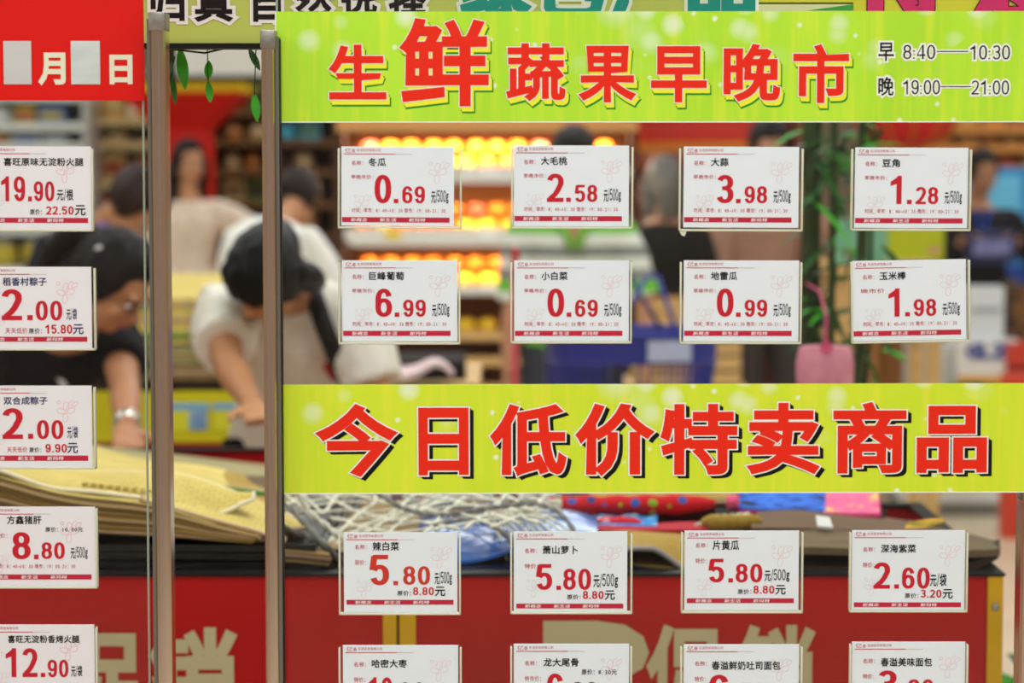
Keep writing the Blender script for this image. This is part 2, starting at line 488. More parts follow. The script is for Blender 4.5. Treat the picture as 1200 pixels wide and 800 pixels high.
def card(box, hold, label, name, nbox, items, rot=0.0, pink=False, red=None, sub2=None, hours=None, band=None, fl=True, chips=False):
    """box: the paper card in photo pixels; items: (layer, text, x0, y0, x1, y1)"""
    x0, y0, x1, y1 = box; cx, cy = (x0 + x1) / 2, (y0 + y1) / 2
    c = P(cx, cy, GY - .006); sc = P(cx + 1, cy, GY - .006).x - c.x
    t = thing('price_card', label, 'price card', c, (0, rot, 0), 'price cards on the glass panels')
    pr = Print(cx, cy, sc)
    w2, h2 = (x1 - x0) / 2 * sc, (y1 - y0) / 2 * sc
    MB().box((-w2, -.0006, -h2), (w2, .0004, h2)).build('paper', m_cardp if pink else m_card, t)
    # clear acrylic sleeve with a bright polished rim
    hx0, hy0, hx1, hy1 = ((hold[0] - cx) * sc, (cy - hold[3]) * sc, (hold[2] - cx) * sc, (cy - hold[1]) * sc)
    sl = MB().box((hx0, .001, hy0), (hx1, .004, hy1)).build('acrylic_sleeve', m_sleeve, t)
    r = 1.0 * sc; rim = MB()
    rim.box((hx0, -.003, hy0), (hx0 + 2.1 * r, .0045, hy1 - 2 * r)).box((hx1 - 2.1 * r, -.003, hy0), (hx1, .0045, hy1 - 2 * r)).box((hx0, -.003, hy0), (hx1, .0045, hy0 + 2.5 * r))
    rim.build('sleeve_rim', m_rim, t, bevel=.0006, seg=1)
    if chips:
        MB().prism([(hx0 + .001, hy0), (hx0 + .008, hy0), (hx0 + .006, hy0 - .005), (hx0 + .003, hy0 - .004)], -.002, .003).build('chipped_corner', m_rim, t)
    A = -.0008
    n0 = x0 + 3
    red = red or m_red
    # header
    pr.text('head', '亿8', x0 + 4, y0 + 2, x0 + 16, y0 + 7.4, A); pr.text('head', '生活百货有限公司', x0 + 18, y0 + 2.6, x0 + 46, y0 + 5.8, A)
    pr.rect('head', x0 + 3, y0 + 8.3, x0 + 63, y0 + 9.2, A)
    pr.rect('rule', x0 + 63, y0 + 8.5, x0 + 83, y0 + 9.0, A)
    pr.make('head', 'header_print', m_orangered if red is m_orangered else m_band, t, True); pr.make('rule', 'thin_rule', m_grey, t)
    if fl:
        fx = x0 + 113 if not pink else x0 + 105
        flower(pr, 'flw', fx, y0 + 31, .95, A + .0001)
        pr.make('flw', 'flower_motif', m_pale if not pink else mat('print_stronger_pink', 'eebcc2', .6), t)
        flower(pr, 'flw2', x0 + 24, y0 + 68, .8, A + .0001)
        pr.make('flw2', 'flower_motif', m_pale2, t)
    for it in items:
        k, tx, a, b, c_, d = it[:6]
        if k == 'price': pr.text(k, tx, a, b, c_, d, A - .0001, 0, (.098, .072))
        elif k == 'small_price': pr.text(k, tx, a, b, c_, d, A - .0001, 0, (.095, .08))
        elif k == 'unit': pr.text(k, tx, a, b, c_, d, A - .0001, .02, (.064, .058))
        elif k == 'name': pr.text(k, tx, a, b, c_, d, A - .0001, .02)
        elif k == 'redtext': pr.text(k, tx, a, b, c_, d, A - .0001, .004)
        elif k == 'oldprice': pr.text(k, tx, a, b, c_, d, A - .0001, .012)
    for k, nm, mm in (('price', 'price_figures', red), ('small_price', 'old_price_figures', red), ('unit', 'unit_print', m_inkblue if pink == 2 else m_ink),
                      ('name', 'name_print', m_inkblue if pink == 2 else m_ink), ('redtext', 'caption_print', m_band), ('oldprice', 'old_price_caption', m_ink)):
        if k in pr.L: pr.make(k, nm, mm, t, k not in ('price',))
    bx0, by0, bx1, by1 = band
    pr.rect('band', bx0, by0, bx1, by1, A)
    bo = pr.make('band', 'slogan_band', m_band, t)
    bw = max(bx1 - bx0, 1)
    for i, s_ in enumerate(('新概念', '新生活', '新玛特')):
        sx = bx0 + bw * (.08, .35, .62)[i] if bw > 60 else bx0
        pr.text('slog', s_, sx, by0 + 1.0, sx + bw * .15, by1 - .9, A - .0001, .012, slant=.18)
    pr.make('slog', 'slogan_print', m_whitep, bo, True)
    return t

def cardA(x0, y0, x1, y1, hold, food, name, nch, price, lab2='早晚市价：', **k):
    """early and late market card; layout offsets as measured on the photograph"""
    X = lambda v: x0 + v; Y = lambda v: y0 + v
    whole, frac = price.split('.')
    it = [('redtext', '名称：', X(12), Y(16.5), X(25.5), Y(22)), ('name', name, X(32), Y(13.5), X(32 + nch * 10.1), Y(22.8)),
          ('redtext', lab2, X(11.5) if len(lab2) > 4 else X(10), Y(33), X(37.5), Y(38)),
          ('price', whole, X(39 if whole != '1' else 42), Y(33), X(58.5 if whole != '1' else 55), Y(66)), ('price', '.', X(61.5), Y(61), X(67), Y(66)),
          ('price', frac, X(71.5), Y(46), X(98), Y(66)), ('unit', '元/500g', X(105.5), Y(50.5), X(125.5), Y(66)),
          ('redtext', HOURS, X(12.5), Y(71.7), X(122), Y(77.2))]
    return card((x0, y0, x1, y1), hold, 'white price card reading %s for %s, %s' % (price, food, k.pop('where')), name, None, it, band=(x0 + 1, y0 + 82.5, x0 + 127, y0 + 88.5), **k)
cardA(400, 172, 532, 264.5, (396, 172, 541, 268), 'winter melon', '冬瓜', 2, '0.69', where='first in the top row', rot=.006)
cardA(602, 170.5, 737, 265, (599, 170, 742, 268), 'peaches', '大毛桃', 3, '2.58', where='second in the top row', rot=.002)
cardA(801, 172, 936, 266.5, (795.5, 172, 941, 271), 'garlic', '大蒜', 2, '3.98', where='third in the top row', rot=.004, chips=True)
cardA(1001.5, 173, 1134, 267, (997, 173, 1138, 270.5), 'green beans', '豆角', 2, '1.28', where='last in the top row', rot=.004)
cardA(401, 305, 536, 400, (396.5, 305, 539.5, 403.5), 'grapes', '巨峰葡萄', 4, '6.99', where='under the melon card', rot=0)
cardA(602.5, 305, 737, 399.5, (598, 305, 740.5, 402.5), 'small cabbage', '小白菜', 3, '0.69', where='under the peach card', rot=0)
cardA(801, 305, 936, 400, (796.5, 305, 939.5, 403), 'round melon', '地雷瓜', 3, '0.99', where='under the garlic card', rot=.002)
cardA(999, 304.5, 1132, 398.5, (997, 303.5, 1136.5, 401.5), 'corn cobs', '玉米棒', 3, '1.98', lab2='晚市价', where='under the bean card', rot=-.018)

def cardB(x0, y0, x1, y1, hold, label, name, nch, price, cap, main, small, unit, old, oldn=None, dy=0, nm_y=(17, 26.5), nx0=34, cut=False, **k):
    X = lambda v: x0 + v; Y = lambda v: y0 + v + dy
    whole, frac = price.split('.')
    it = [('redtext', '名称：', X(13), Y(20), X(27), Y(25.5)), ('name', name, X(nx0), Y(nm_y[0]), X(nx0 + nch * 10.2), Y(nm_y[1])),
          ('redtext', cap, X(13), Y(38), X(26 + (len(cap) > 3) * 6), Y(44)),
          ('price', whole, X(main[0]), Y(main[1]), X(main[2]), Y(main[3])), ('price', '.', X(main[2] + 5), Y(main[3] - 5), X(main[2] + 10.5), Y(main[3])),
          ('price', frac, X(small[0]), Y(small[1]), X(small[2]), Y(small[3])), ('unit', unit[0], X(unit[1]), Y(unit[2]), X(unit[3]), Y(unit[4]))]
    if old:
        it += [('oldprice', '原价：', X(62.5), Y(74.5), X(78.5), Y(80.3)), ('small_price', old, X(81), Y(70.3), X(105.5), Y(79.7)), ('unit', '元', X(107), Y(69.8), X(118.5), Y(80.6))]
    if oldn: it += [('oldprice', oldn, X(79.5), Y(30), X(120.5), Y(36.5))]
    return card((x0, y0, x1, y1), hold, label, name, None, it, band=(x0 + 3, y0 + 85.3 + dy, x0 + 128.5, y0 + 91 + dy), **k)
cardB(403, 623, 536, 717.5, (397, 623, 540, 720.5), 'white price card reading 5.80 for spicy cabbage, first in the third row', '辣白菜', 3, '5.80', '现价：', (30, 32, 53, 68), (69.5, 45.5, 101, 67.5), ('元/500g', 106.5, 52, 126.5, 67.5), '8.80', dy=-5.5, red=m_orangered, nm_y=(17, 27))
cardB(602, 622, 735, 716.5, (598, 622, 741, 719.5), 'white price card reading 5.80 for radish, second in the third row', '萧山萝卜', 4, '5.80', '特价', (26, 38.5, 45, 69), (58, 44, 90.6, 69), ('元/500g', 93.6, 50, 122, 66.5), '8.80')
cardB(802, 621, 936, 715, (798, 621, 941, 718.5), 'white price card reading 5.80 for sliced cucumber, third in the third row', '片黄瓜', 3, '5.80', '特价：', (28, 38.5, 46.5, 66.5), (60, 44.5, 91.3, 66.5), ('元/500g', 94, 51, 123, 65.5), '8.80', dy=-5.3, nm_y=(17, 28), nx0=33)
cardB(998, 620.5, 1130.5, 714.5, (995, 621, 1134, 717.5), 'white price card reading 2.60 for seaweed, last in the third row', '深海紫菜', 4, '2.60', '特价：', (25.6, 38, 45, 69), (59, 44, 91.5, 69), ('元/袋', 92, 51, 111, 66.5), '3.20')
cardB(402, 755, 537, 849, (397, 756, 541, 853), 'white price card for dates, first in the bottom row', '哈密大枣', 4, '10.00', '特价：', (30, 38, 58, 69), (66, 44, 96, 69), ('元/500g', 98, 50, 122, 66.5), '12.0')
cardB(602, 753.5, 737, 848, (598, 755, 740.5, 852), 'white price card reading 6 for tail bones, second in the bottom row', '龙大尾骨', 4, '6.80', '特市价：', (39, 35, 58, 68), (68, 45, 98, 68), ('元/500g', 100, 50, 122, 66.5), None, oldn='原价：8.30元', nx0=35)
cardB(801, 754, 936, 848, (797, 755, 940, 852), 'white price card for milk toast bread, third in the bottom row', '春溢鲜奶吐司面包', 7.85, '6.50', '特价：', (30, 36, 53, 68), (66, 46, 96, 68), ('元/袋', 98, 50, 118, 66.5), '7.90', nm_y=(20, 30), nx0=33)
cardB(998, 751, 1130.5, 845, (995, 752, 1134, 849), 'white price card for bread, last in the bottom row', '春溢美味面包', 5.85, '3.80', '特价：', (31, 34, 53, 66), (66, 44.5, 96, 66), ('元/袋', 98, 50, 118, 64.5), '4.50', nm_y=(19, 29), nx0=34)

def cardL(y0, x1, y1, hold, label, name, it, band, **k):
    return card((x1 - 135, y0, x1, y1), (hold[0], hold[1], hold[2], hold[3]), label, name, None, it, band=band, **k)
cardL(171.5, 107, 269, (-31, 172, 109.5, 271), 'pinkish white price card reading 19.90, topmost in the left column', '', [
    ('name', '喜旺原味无淀粉火腿', 5, 185, 98, 194.2), ('price', '19', 1.5, 206.6, 29.6, 235.8), ('price', '.', 33, 230, 37.5, 235.8), ('price', '90', 39.8, 212.4, 63.8, 235.6),
    ('unit', '元/根', 67, 221, 85.7, 234.8), ('oldprice', '原价：', 35, 245, 49, 251.4), ('small_price', '22.50', 53.8, 241.6, 86.3, 251.2), ('unit', '元', 88, 240.3, 100, 252)], (-24, 255, 103, 261), pink=1, rot=.003)
cardL(312.5, 107.5, 408.5, (-31, 312, 112.5, 410.5), 'pinkish price card reading 2.00, old price 15.80, second in the left column', '', [
    ('name', '稻香村粽子', 4, 325, 55, 334.5), ('price', '2', 2, 338.7, 26, 375), ('price', '.', 32, 369, 38.5, 375), ('price', '00', 42, 352.3, 73, 375.3),
    ('unit', '元/袋', 78, 361, 90, 374.7), ('redtext', '天天低价', 6, 384, 32, 390.8), ('oldprice', '原价：', 33.5, 384.5, 49, 390.8), ('small_price', '15.80', 53, 380.3, 84.5, 390.8), ('unit', '元', 85.5, 380, 97.5, 391.4)], (-24, 394.5, 102, 400.3), pink=2)
cardL(451.5, 108, 547.5, (-31, 451, 112.5, 549.5), 'pinkish price card reading 2.00, old price 9.90, third in the left column', '', [
    ('name', '双合成粽子', 5, 464.6, 56, 473.5), ('price', '2', 3, 478, 27, 514), ('price', '.', 33, 508, 39, 514), ('price', '00', 43.5, 492, 74.5, 514.2),
    ('unit', '元/袋', 79, 499, 91.2, 513.6), ('redtext', '天天低价', 8, 523.5, 32, 530), ('oldprice', '原价：', 34, 524, 48, 530), ('small_price', '9.90', 53, 520, 78.3, 530), ('unit', '元', 79, 519, 91, 530.6)], (-24, 533.7, 103, 540), pink=2)
cardL(593, 112, 688, (-27, 593, 114.5, 689.5), 'pinkish white price card reading 8.80 for liver, fourth in the left column', '', [
    ('name', '方鑫猪肝', 9, 604, 49, 613.4), ('oldprice', '原价：10.00元', 53.6, 617, 97.6, 622.8), ('price', '8', 14.6, 623, 36, 655), ('price', '.', 40, 649.5, 45.3, 655), ('price', '80', 48.7, 635, 76, 654.7),
    ('unit', '元/500g', 83, 640.5, 102.6, 654.6), ('redtext', '特价：', -6, 624.5, 9, 630), ('redtext', HOURS, -20, 660.5, 88, 666)], (-20, 673, 107, 679), pink=1)
cardL(731, 111, 826, (-27, 732, 114.5, 828), 'pinkish white price card reading 12.90, lowest in the left column', '', [
    ('name', '喜旺无淀粉香烤火腿', 10, 743.6, 93.5, 752.4), ('price', '12', 7, 758.8, 44, 793), ('price', '.', 47.8, 788, 53, 793), ('price', '90', 56, 772.5, 80.3, 793.3),
    ('unit', '元/袋', 83.5, 779, 96.3, 792.5), ('redtext', '特价：', -12, 762, 3, 768)], (-20, 812, 107, 818), pink=1)

# ------------------------------------------------------------------ green banners on the glass
def banner_mat(name, base, base2, pale):
    m = bpy.data.materials.new(name); m.use_nodes = True; nt = m.node_tree; b = nt.nodes['Principled BSDF']; L = nt.links.new
    b.inputs['Roughness'].default_value = .45
    tc = nt.nodes.new('ShaderNodeTexCoord')
    def ramp(src, p0, c0, p1, c1):
        r = nt.nodes.new('ShaderNodeValToRGB'); r.color_ramp.elements[0].position = p0; r.color_ramp.elements[0].color = c0
        r.color_ramp.elements[1].position = p1; r.color_ramp.elements[1].color = c1; L(src, r.inputs[0]); return r.outputs[0]
    def mapped(sc, loc=(0, 0, 0)):
        mp = nt.nodes.new('ShaderNodeMapping'); mp.inputs['Scale'].default_value = sc; mp.inputs['Location'].default_value = loc; L(tc.outputs['Object'], mp.inputs[0]); return mp.outputs[0]
    def mix(f, a, c):
        x = nt.nodes.new('ShaderNodeMixRGB'); L(f, x.inputs[0])
        for s_, v in ((1, a), (2, c)):
            if isinstance(v, tuple): x.inputs[s_].default_value = v
            else: L(v, x.inputs[s_])
        return x.outputs[0]
    n = nt.nodes.new('ShaderNodeTexNoise'); n.inputs['Scale'].default_value = 6; n.inputs['Detail'].default_value = 3; L(mapped((1.6, 1, .35)), n.inputs[0])
    c = ramp(n.outputs[0], .36, srgb(base), .64, srgb(base2))
    n2 = nt.nodes.new('ShaderNodeTexNoise'); n2.inputs['Scale'].default_value = 14; n2.inputs['Detail'].default_value = 4; L(mapped((6, 1, .5)), n2.inputs[0])
    f = ramp(n2.outputs[0], .48, (0, 0, 0, 1), .68, (.55, .55, .55, 1)); c = mix(f, c, srgb(pale))
    # blurred pale blossoms, denser along the top, and a few small sharp ones
    sep = nt.nodes.new('ShaderNodeSeparateXYZ'); L(tc.outputs['Object'], sep.inputs[0])
    hi = nt.nodes.new('ShaderNodeMapRange'); hi.inputs[1].default_value = -.01; hi.inputs[2].default_value = .05; L(sep.outputs[2], hi.inputs[0])
    for sc, r0, r1, amt, top in ((30, .12, .40, .9, True), (17, .10, .45, .6, True), (44, .06, .15, .95, False), (28, .02, .09, 1.0, False)):
        v = nt.nodes.new('ShaderNodeTexVoronoi'); v.inputs['Scale'].default_value = sc; v.voronoi_dimensions = '3D'; L(mapped((1, 0.0, 1), (sc, .37 * sc, .2)), v.inputs[0])
        d = ramp(v.outputs['Distance'], r0, (amt,) * 3 + (1,), r1, (0, 0, 0, 1))
        s_ = nt.nodes.new('ShaderNodeSeparateColor'); L(v.outputs['Color'], s_.inputs[0])
        g = nt.nodes.new('ShaderNodeMath'); g.operation = 'GREATER_THAN'; L(s_.outputs[0], g.inputs[0]); g.inputs[1].default_value = .34 if top else .55
        q = nt.nodes.new('ShaderNodeMath'); q.operation = 'MULTIPLY'; L(d, q.inputs[0]); L(g.outputs[0], q.inputs[1])
        if top:
            q2 = nt.nodes.new('ShaderNodeMath'); q2.operation = 'MULTIPLY'; L(q.outputs[0], q2.inputs[0]); L(hi.outputs[0], q2.inputs[1]); q = q2
        c = mix(q.outputs[0], c, srgb('eef6d8'))
    L(c, b.inputs['Base Color'])
    return m
m_brred = mat('banner_red', 'ee2a12', .5); m_brwhite = mat('banner_white', 'f6f4ea', .5); m_bryel = mat('banner_yellow', 'f3ee35', .5)
m_brgreen = mat('banner_dark_green', '12912c', .5); m_brblack = mat('banner_black', '0b0a08', .5)

def banner(x0, y0, x1, y1, label, bm_, rot):
    cx, cy = (x0 + x1) / 2, (y0 + y1) / 2; c = P(cx, cy, GY - .004); sc = P(cx + 1, cy, GY - .004).x - c.x
    t = thing('banner', label, 'banner', c, (0, rot, 0), None)
    pr = Print(cx, cy, sc); a, b = (x1 - x0) / 2 * sc, (y1 - y0) / 2 * sc
    MB().box((-a, -.0008, -b), (a, .0012, b)).build('sheet', bm_, t)
    MB().box((-a - 1.2 * sc, -.0009, -b - 1.2 * sc), (-a, .0013, b)).box((-a, -.0009, -b - 1.2 * sc), (a, .0013, -b)).build('white_edge', m_brwhite, t)
    return t, pr
t, pr = banner(324, 13.8, 1212, 142, 'upper lime green banner with red yellow-shadowed characters and market hours', banner_mat('banner_lime', 'aee026', 'bdec30', 'e2ec34'), -.0006)
T1 = [('生', 386, 52.5, 452.5, 116), ('鲜', 469.5, 22, 572.5, 124), ('蔬', 593.5, 51, 662.5, 117.5), ('果', 679, 54, 744.5, 119.5), ('早', 763, 54.5, 828, 119.5), ('晚', 848, 52, 914, 118.5), ('市', 929.5, 52.5, 994.5, 120.5)]
def kp(b): return max(2.0, (b[3] - b[1]) * .034)
for k, (ch, a, b, c, d) in enumerate(T1):
    w_ = .027
    # inset so that the thickened figure fills the measured box
    e = (d - b) * w_ * .9; a, b, c, d = a + e, b + e, c - e, d - e
    for j, (dx, dy) in enumerate(((2.8, 4.6), (4.3, 7.0))):
        pr.text('green', ch, a, b, c, d, -.0010, w_, grow_px=1.1, dx=dx, dy=dy, res=4)
    for j, (dx, dy) in enumerate(((1.0, 1.6), (2.3, 3.8), (3.4, 5.6))):
        pr.text('yellow', ch, a, b, c, d, -.0012 - .00003 * j, w_, grow_px=.4, dx=dx, dy=dy, res=4)
    pr.text('white', ch, a, b, c, d, -.0015, w_, grow_px=1.0, res=4)
    pr.text('red%d' % k, ch, a, b, c, d, -.0017, w_, res=4)
pr.make('green', 'character_outline', m_brgreen, t, True); pr.make('yellow', 'character_shadow', m_bryel, t, True); pr.make('white', 'character_edge', m_brwhite, t, True)
for k in range(len(T1)): pr.make('red%d' % k, 'red_character', m_brred, t)
for (tx, a, b, c, d, fg) in (('早', 1029, 50.5, 1047, 71.5, 0), ('8:40', 1058, 53, 1095.5, 69.5, 1), ('-', 1097, 60, 1134, 61.2, 2), ('10:30', 1136.5, 53.5, 1183, 70, 1),
                             ('晚', 1029.5, 90.5, 1047, 112, 0), ('19:00', 1058.5, 94, 1101.5, 110.5, 1), ('-', 1102.5, 101, 1138, 102.2, 2), ('21:00', 1138.5, 94.5, 1182.5, 110.8, 1)):
    if fg == 2:
        pr.rect('hw', a - 1, b - 1.6, c + 1, d + 1.6, -.0011); pr.rect('hk', a, b, c, d, -.0013)
    elif fg == 1:
        pr.text('hw', tx, a, b, c, d, -.0011, 0, (.062, .05), grow_px=2.2); pr.text('hk', tx, a, b, c, d, -.0013, 0, (.062, .05))
    else:
        pr.text('hw', tx, a, b, c, d, -.0011, .012, grow_px=2.2); pr.text('hk', tx, a, b, c, d, -.0013, .012)
pr.make('hw', 'hours_halo', m_brwhite, t, True); pr.make('hk', 'hours_print', m_brblack, t, True)

t, pr = banner(324, 449.5, 1212, 577, 'lower yellow-green banner with big red characters and black shadows', banner_mat('banner_yellow_green', 'd0e626', 'daea2c', 'eeea3c'), -.0022)
T2 = [('今', 370, 471, 466, 559), ('日', 489, 475.5, 550.5, 557.5), ('低', 573.5, 471.5, 665, 558), ('价', 673.5, 471, 767, 558), ('特', 773, 471.5, 865, 557.5), ('卖', 875, 470.5, 961, 557), ('商', 975, 470, 1063, 556.5), ('品', 1073, 474.5, 1157.5, 556)]
for k, (ch, a, b, c, d) in enumerate(T2):
    w_ = .029; e = (d - b) * w_ + 1.3; a, b, c, d = a + e, b + e, c - e, d - e
    for j, (dx, dy) in enumerate(((2.2, 1.6), (4.2, 3.0), (5.4, 4.0))):
        pr.text('black', ch, a, b, c, d, -.0010 - .00003 * j, w_, grow_px=.5, dx=dx, dy=dy, res=4)
    pr.text('white', ch, a, b, c, d, -.0014, w_, grow_px=1.6, res=4)
    pr.text('red%d' % k, ch, a, b, c, d, -.0016, w_, res=4)
pr.make('black', 'character_shadow', m_brblack, t, True); pr.make('white', 'character_edge', m_brwhite, t, True)
for k in range(len(T2)): pr.make('red%d' % k, 'red_character', m_brred, t)

# ------------------------------------------------------------------ red date notice
x0, y0, x1, y1 = -60, -40, 168.5, 117.5; cx, cy = (x0 + x1) / 2, (y0 + y1) / 2
c = P(cx, cy, GY - .004); sc = P(cx + 1, cy, GY - .004).x - c.x
t = thing('date_notice', 'bright red notice with white month and day characters, top left corner', 'notice', c)
pr = Print(cx, cy, sc); a, b = (x1 - x0) / 2 * sc, (y1 - y0) / 2 * sc
MB().box((-a, -.0008, -b), (a, .0012, b)).build('sheet', mat('notice_red', 'e0140c', .5, var=.02, vscale=3), t)
pr.text('w', '月', 46, 63, 75, 97.5, -.0011, .04); pr.text('w2', '日', 129.5, 65.5, 153.5, 97, -.0011, .04)
for k in ('w', 'w2'): pr.make(k, 'date_character', mat('notice_white', 'ebe4c8', .5), t)
for (u0, u1) in ((4, 36.5), (83, 117)):
    MB().box(((u0 - cx) * sc, -.0016, (cy - 98.5) * sc), ((u1 - cx) * sc, -.0009, (cy - 48) * sc)).build('blank_slip', mat('slip_grey%d' % u0, 'cdc8c5' if u0 == 4 else 'd2d6d2', .5, var=.03 if u0 == 4 else .12, vscale=50, stretch=(.2, 1, 1)), t)

# ------------------------------------------------------------------ long hanging sign along the top
SY = 2.62
t = thing('hanging_sign', 'long olive and yellow sign with black, teal and pink characters, hanging along the top', 'sign', P(600, 0, SY))
o = P(600, 0, SY); sc = P(601, 0, SY).x - o.x; pr = Print(600, 0, sc)
def sbox(ax, ay, bx, by, f, d): return MB().box(((ax - 600) * sc, f, -by * sc), ((bx - 600) * sc, d, -ay * sc))
sbox(140, -98, 885, 50.5, 0, .02).build('olive_panel', mat('olive_vinyl', 'b9bf5c', .5, var=.05, vscale=4), t)
sbox(885, -98, 1262, 50.5, 0, .02).build('yellow_panel', mat('yellow_vinyl', 'd8d23a', .5), t)
sbox(140, 50.5, 1240, 56.5, -.006, .03).build('black_frame', m_black, t)
for tx, a, c_ in (('归', 177, 216), ('真', 229, 272), ('自', 297, 329), ('然', 346, 388), ('选', 400, 442), ('择', 456, 499)):
    pr.text('bw', tx, a + 1, -19, c_ - 1, 24.0, -.0010, .03, grow_px=4); pr.text('bk' + tx, tx, a + 1, -19, c_ - 1, 24.0, -.0014, .03)
pr.make('bw', 'character_halo', mat('sign_pinkish_white', 'eadfdc', .5), t, True); [pr.make(k, 'black_character', mat('sign_black', '150a0a', .5), t) for k in list(pr.L) if k[:2] == 'bk']
for tx, a, c_ in (('绿', 541, 619), ('色', 629, 705), ('产', 719, 795), ('品', 808, 883)):
    pr.text('tw', tx, a + 2, -58, c_ - 2, 20, -.0010, .04, grow_px=5); pr.text('tk' + tx, tx, a + 2, -58, c_ - 2, 20, -.0014, .05)
pr.make('tw', 'character_halo', mat('sign_pale', 'dedfd0', .5), t, True); [pr.make(k, 'teal_character', mat('sign_teal', '0d8c80', .5), t) for k in list(pr.L) if k[:2] == 'tk']
pr.rect('sep', 884, -60, 889, 50, -.001); pr.make('sep', 'white_rule', m_brwhite, t)
pr.rect('pl', 889, 5, 1000, 50, -.001); pr.make('pl', 'pale_stripe', mat('sign_pale_olive', 'dad9a8', .5), t)
pr.rect('ln', 889, 3, 1000, 4.4, -.0012); pr.make('ln', 'dark_rule', mat('sign_brown', '3b2310', .5), t)
pr.to('tri', [(945, 12.5), (1000, 12.5), (1000, 5)], [(0, 1, 2)], -.0012); pr.make('tri', 'green_wedge', mat('sign_green', '3f9b40', .5), t)
for tx, a, c_ in (('特', 1000, 1106), ('惠', 1144, 1240)):
    pr.text('pw', tx, a + 3, -78, c_ - 3, 20, -.0014, .05, grow_px=1.2); pr.text('pk' + tx, tx, a + 3, -78, c_ - 3, 20, -.0018, .05)
pr.make('pw', 'character_halo', mat('sign_maroon', '4a0e20', .5), t, True); [pr.make(k, 'pink_character', mat('sign_pink', 'd62e6c', .5), t) for k in list(pr.L) if k[:2] == 'pk']
# hangers up to the ceiling keep the sign in the air
for ux in (180, 600, 1150):
    h = (ux - 600) * sc
    MB().tube([(h, .01, 97 * sc), (h, .01, ZC - o.z)], .003, 6).build('hanger_wire', m_dsteel, t)

# ================================================================== the red promotion bin
BY, BD = 3.20, 1.12                       # front plane, depth
m_binred = mat('bin_red', 'a80b0e', .48, var=.10, vscale=1.6, stretch=(1, 1, 2.2))
m_gold = mat('bin_yellow_trim', 'c79a12', .45, var=.06, vscale=10)
m_beige = mat('bin_letter_beige', 'b9ae8c', .5)
zt = P(600, 671, BY).z                    # bin rim height
def px_x(px, Y): return P(px, 600, Y).x
def make_bin(a, b, label, trims, texts, BD=1.40):
    xa, xb = px_x(a, BY), px_x(b, BY); cx = (xa + xb) / 2; h = (xb - xa) / 2
    t = thing('promotion_bin', label, 'display bin', (cx, BY, 0))
    MB().box((-h, 0, .06), (h, .02, zt - .004)).build('front_panel', m_binred, t)
    MB().box((-h, BD - .02, .06), (h, BD, zt - .004)).build('back_panel', m_binred, t)
    for s_ in (-1, 1):
        MB().box((s_ * h, .02, .06), (s_ * (h - .02), BD - .02, zt - .004)).build('side_panel', m_binred, t)
    MB().box((-h + .02, .02, zt - .06), (h - .02, BD - .02, zt - .045)).build('tray', mat('bin_tray', '4a1412', .7), t)
    MB().box((-h - .002, -.006, zt - .004), (h + .002, .026, zt)).box((-h - .002, BD - .026, zt - .004), (h + .002, BD + .004, zt)).box((-h - .002, .026, zt - .004), (-h + .022, BD - .026, zt)).box((h - .022, .026, zt - .004), (h + .002, BD - .026, zt)).build('black_rim', m_black, t)
    MB().box((-h + .03, .03, 0), (h - .03, BD - .03, .06)).build('plinth', m_black, t)
    for (u, v) in trims:
        p0, p1 = px_x(u, BY) - cx, px_x(v, BY) - cx
        tr = MB().box((p0, -.004, .06), (p1, 0, zt - .004)).build('yellow_trim', m_gold, t)
        if v - u > 12 and u > 900:
            for k in (-.045, -.42):
                MB().ell(((p0 + p1) / 2, -.005, zt + k), (.0055, .003, .0055), 12, 6).build('screw', m_cap, tr, True)
    if texts:
        o = P(600, 700, BY); sc = P(601, 700, BY).x - o.x; pr = Print(600, 700, sc); pr.x0 = 600 + cx / sc; pr.y0 = 700 + o.z / sc - 0
        for i, (tx, x0, y0, x1, y1) in enumerate(texts):
            pr.text('l%d' % i, tx, x0, y0, x1, y1, -.0012, .034 if ord(tx) > 999 else .06, res=3)
            pr.make('l%d' % i, 'lettering', m_beige, t)
    return t
make_bin(-420, 464.5, 'red promotion bin with beige lettering under the pile of straw mats, left', [(448.5, 464.5)], [('促', 70, 741, 163, 846), ('销', 178, 739, 273, 848)])
make_bin(467.8, 1176.5, 'red promotion bin with beige letters and yellow trim, under the rope net and cushions', [(467.8, 487), (1158.5, 1176.5)], [('P', 650, 736, 747, 836), ('促', 761, 736, 845, 838), ('销', 868, 736, 952, 838)], .66)

# ------------------------------------------------------------------ woven mats
def straw(name, c, c2, sc=160):
    if name in _M: return _M[name]
    m = mat(name, c, .75, var=.12, vscale=9)
    nt = m.node_tree; b = nt.nodes['Principled BSDF']; L = nt.links.new
    tc = nt.nodes.new('ShaderNodeTexCoord')
    ck = nt.nodes.new('ShaderNodeTexBrick'); ck.inputs['Scale'].default_value = sc / 5; ck.inputs['Mortar Size'].default_value = .03
    ck.inputs['Color1'].default_value = srgb(c); ck.inputs['Color2'].default_value = srgb(c2); ck.inputs['Mortar'].default_value = tuple(v * .55 for v in srgb(c2)[:3]) + (1,)
    L(tc.outputs['Object'], ck.inputs[0])
    old = b.inputs['Base Color'].links[0].from_socket
    mx = nt.nodes.new('ShaderNodeMixRGB'); mx.blend_type = 'MULTIPLY'; mx.inputs[0].default_value = .6
    L(old, mx.inputs[1]); L(ck.outputs[0], mx.inputs[2]); L(mx.outputs[0], b.inputs['Base Color'])
    bp = nt.nodes.new('ShaderNodeBump'); bp.inputs['Strength'].default_value = .8; bp.inputs['Distance'].default_value = .006
    L(ck.outputs[0], bp.inputs['Height']); L(bp.outputs[0], b.inputs['Normal'])
    return m
m_straw = straw('pale_straw', 'e8d88a', 'd2b95e')
